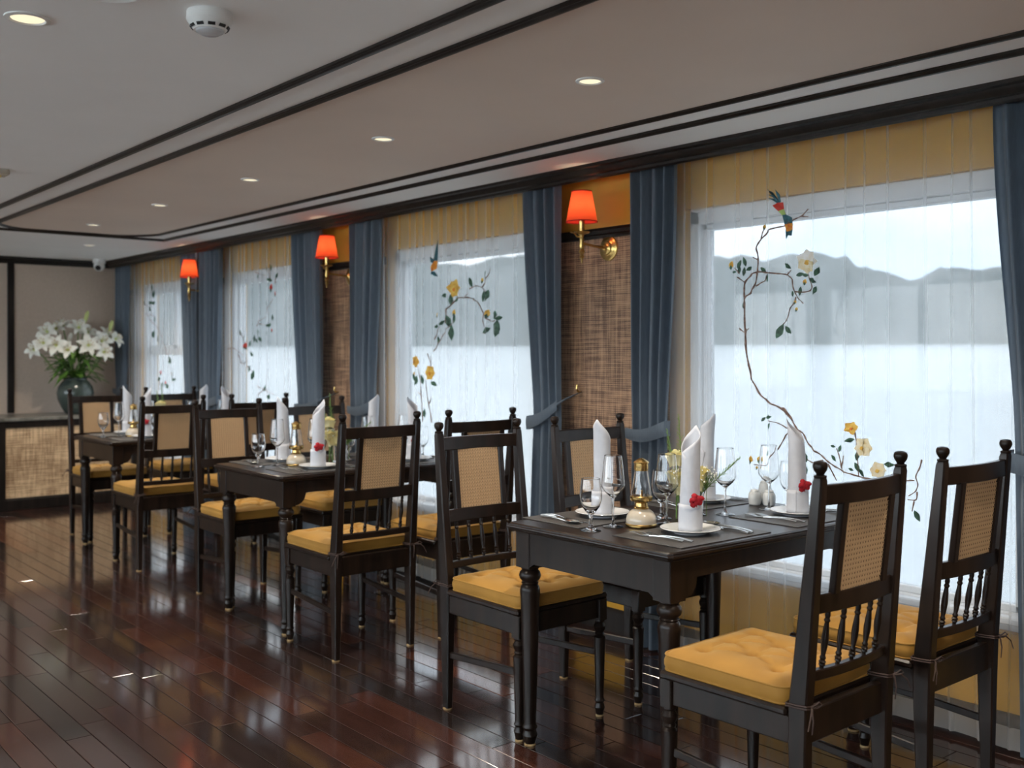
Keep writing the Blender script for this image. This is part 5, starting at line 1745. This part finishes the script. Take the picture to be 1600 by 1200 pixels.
MB().lathe([(0, .002), (.075, .001), (.085, .006), (.120, .06), (.150, .13), (.158, .19), (.148, .245), (.115, .290), (.098, .305), (.100, .318), (.106, .326), (.100, .328), (.092, .318), (.090, .305), (.105, .290), (.138, .245), (.148, .19), (.140, .13), (.110, .06), (0, .02)], (0, 0, 0), 48).build('body', M['celadon'], vz)
rl = random.Random(17)


def petal_fn(L, W, curl, base):
    def f(u, v):
        s_ = u * 2 - 1
        w_ = W * (sin(pi * min(1, .12 + v * .88)) ** .75) * (1 - .25 * v)
        out = .012 + L * (v * .80 + .10 * v * v)
        up = L * (.62 * v - curl * v * v * v) + .10 * W * s_ * s_
        return base @ Vector((out, s_ * w_, up))
    return f


def lily(p, d, size, stem_from, k, lab):
    t_ = thing('lily', lab, 'lily', p, 0, 'white lilies in the green vase')
    q = Vector((0, 0, 1)).rotation_difference(Vector(d).normalized()).to_matrix()
    for i in range(6):
        base = q @ Matrix.Rotation(i * pi / 3 + k, 3, 'Z')
        MB().grid(petal_fn(size * (1.0 if i % 2 else .94), size * (.32 if i % 2 else .24), .55, base), 6, 10).build('petal', M['lily'], t_, angle=180)
    MB().lathe([(0, -.03), (.006, -.028), (.014, .004), (.010, .012), (0, .014)], (0, 0, 0), 10, tuple(q @ Vector((0, 0, 1)))).build('throat', M['lily_mid'], t_)
    for i in range(5):
        e = q @ Vector((.022 * cos(i * 1.26), .022 * sin(i * 1.26), size * .62))
        st = MB().tube([(0, 0, 0), tuple(e * .6), tuple(e)], .0014, 5).build('stamen', M['lily_mid'], t_)
        MB().tube([tuple(e + Vector((-.006, 0, 0))), tuple(e + Vector((.006, 0, .002)))], .003, 6).build('anther', M['stamen'], st)
    a, b = Vector(stem_from) - Vector(p), -(q @ Vector((0, 0, .03)))
    MB().tube([tuple(b), tuple(b * 2.2 + a * .15), tuple(a * .6 + Vector((0, 0, -.02))), tuple(a)], .005, 7).build('stem', M['stem'], t_)


def leaf_grid(L, W, droop, base):
    def f(u, v):
        s_ = u * 2 - 1
        w_ = W * sin(pi * min(1, .05 + .95 * v)) ** .8
        return base @ Vector((L * v, s_ * w_, L * (.35 * v - droop * v * v) + .25 * W * s_ * s_))
    return f


# flower heads (x, z) across the bouquet with depth, facing outwards and up
HEADS = [(2.70, 1.52, .00, .125), (2.64, 1.42, -.10, .120), (2.735, 1.40, -.14, .130), (2.79, 1.55, .05, .115), (2.60, 1.36, .02, .110), (2.955, 1.56, -.05, .125), (3.05, 1.52, .02, .115), (3.00, 1.40, -.17, .140),
         (3.14, 1.44, -.10, .130), (3.22, 1.50, .00, .110), (3.29, 1.46, -.02, .115), (2.86, 1.58, .10, .11), (3.14, 1.34, -.16, .115), (2.82, 1.36, -.18, .10)]
_ord = ['leftmost', 'second', 'third', 'fourth', 'fifth', 'sixth', 'seventh', 'eighth', 'ninth', 'tenth', 'eleventh', 'twelfth', 'thirteenth', 'rightmost']
_rank = sorted(range(len(HEADS)), key=lambda i: HEADS[i][0])
LILY_LABEL = {}
for _r, _i in enumerate(_rank):
    _hz = HEADS[_i][1]
    _lvl = 'high' if _hz > 1.5 else ('middle height' if _hz > 1.41 else 'low')
    LILY_LABEL[_i] = '%s white lily%s in the green vase, %s' % (_ord[_r], ' from the left' if 0 < _r < 13 else '', _lvl)
for k, (hx_, hz_, dy_, sz_) in enumerate(HEADS):
    hx_, sz_ = hx_ + .015, sz_ * .86
    d = Vector(((hx_ - VX) * 1.5 - .12, -.62 + dy_ * 2.0, .38 + (hz_ - 1.42) * 1.6))
    lily((hx_, VY + dy_, hz_), d, sz_, (VX + rl.uniform(-.05, .05), VY + rl.uniform(-.04, .04), VZ + .27), k * .4, LILY_LABEL[k])
for k, (hx_, hz_) in enumerate(((3.045, 1.66), (3.265, 1.58), (2.90, 1.46))):
    t_ = thing('lily_bud', ('green lily bud at the very top of the bouquet', 'green lily bud at the upper right of the bouquet', 'white lily bud in the middle of the bouquet')[k], 'lily bud', (hx_, VY - .02, hz_), 0, 'lily buds in the green vase')
    MB().lathe([(0, -.065), (.008, -.06), (.017, -.02), (.019, .02), (.012, .05), (0, .06)], (0, 0, 0), 12, (.25, -.1, 1)).build('bud', M['lily_mid'] if k < 2 else M['lily'], t_)
    a = Vector((VX, VY, VZ + .27)) - Vector((hx_, VY - .02, hz_))
    MB().tube([(-.012, .004, -.06), tuple(a * .5 + Vector((0, 0, .03))), tuple(a)], .004, 6).build('stem', M['stem'], t_)
fo = thing('lily_foliage', 'dense dark green lily leaves spilling over the vase rim', 'foliage', (VX, VY, VZ + .30))
for k in range(95):
    az = rl.uniform(0, 2 * pi)
    el = rl.uniform(-.15, 1.0)
    base = Matrix.Rotation(az, 3, 'Z') @ Matrix.Rotation(-el, 3, 'Y')
    h = rl.uniform(.0, .26)
    rr = rl.uniform(.02, .13) * (.5 + h * 2.4)
    o = MB().grid(leaf_grid(rl.uniform(.12, .21), rl.uniform(.018, .034), rl.uniform(.45, 1.15), base), 4, 8).build('leaf', M['leaf'], fo, (cos(az) * rr, sin(az) * rr, h), angle=180)
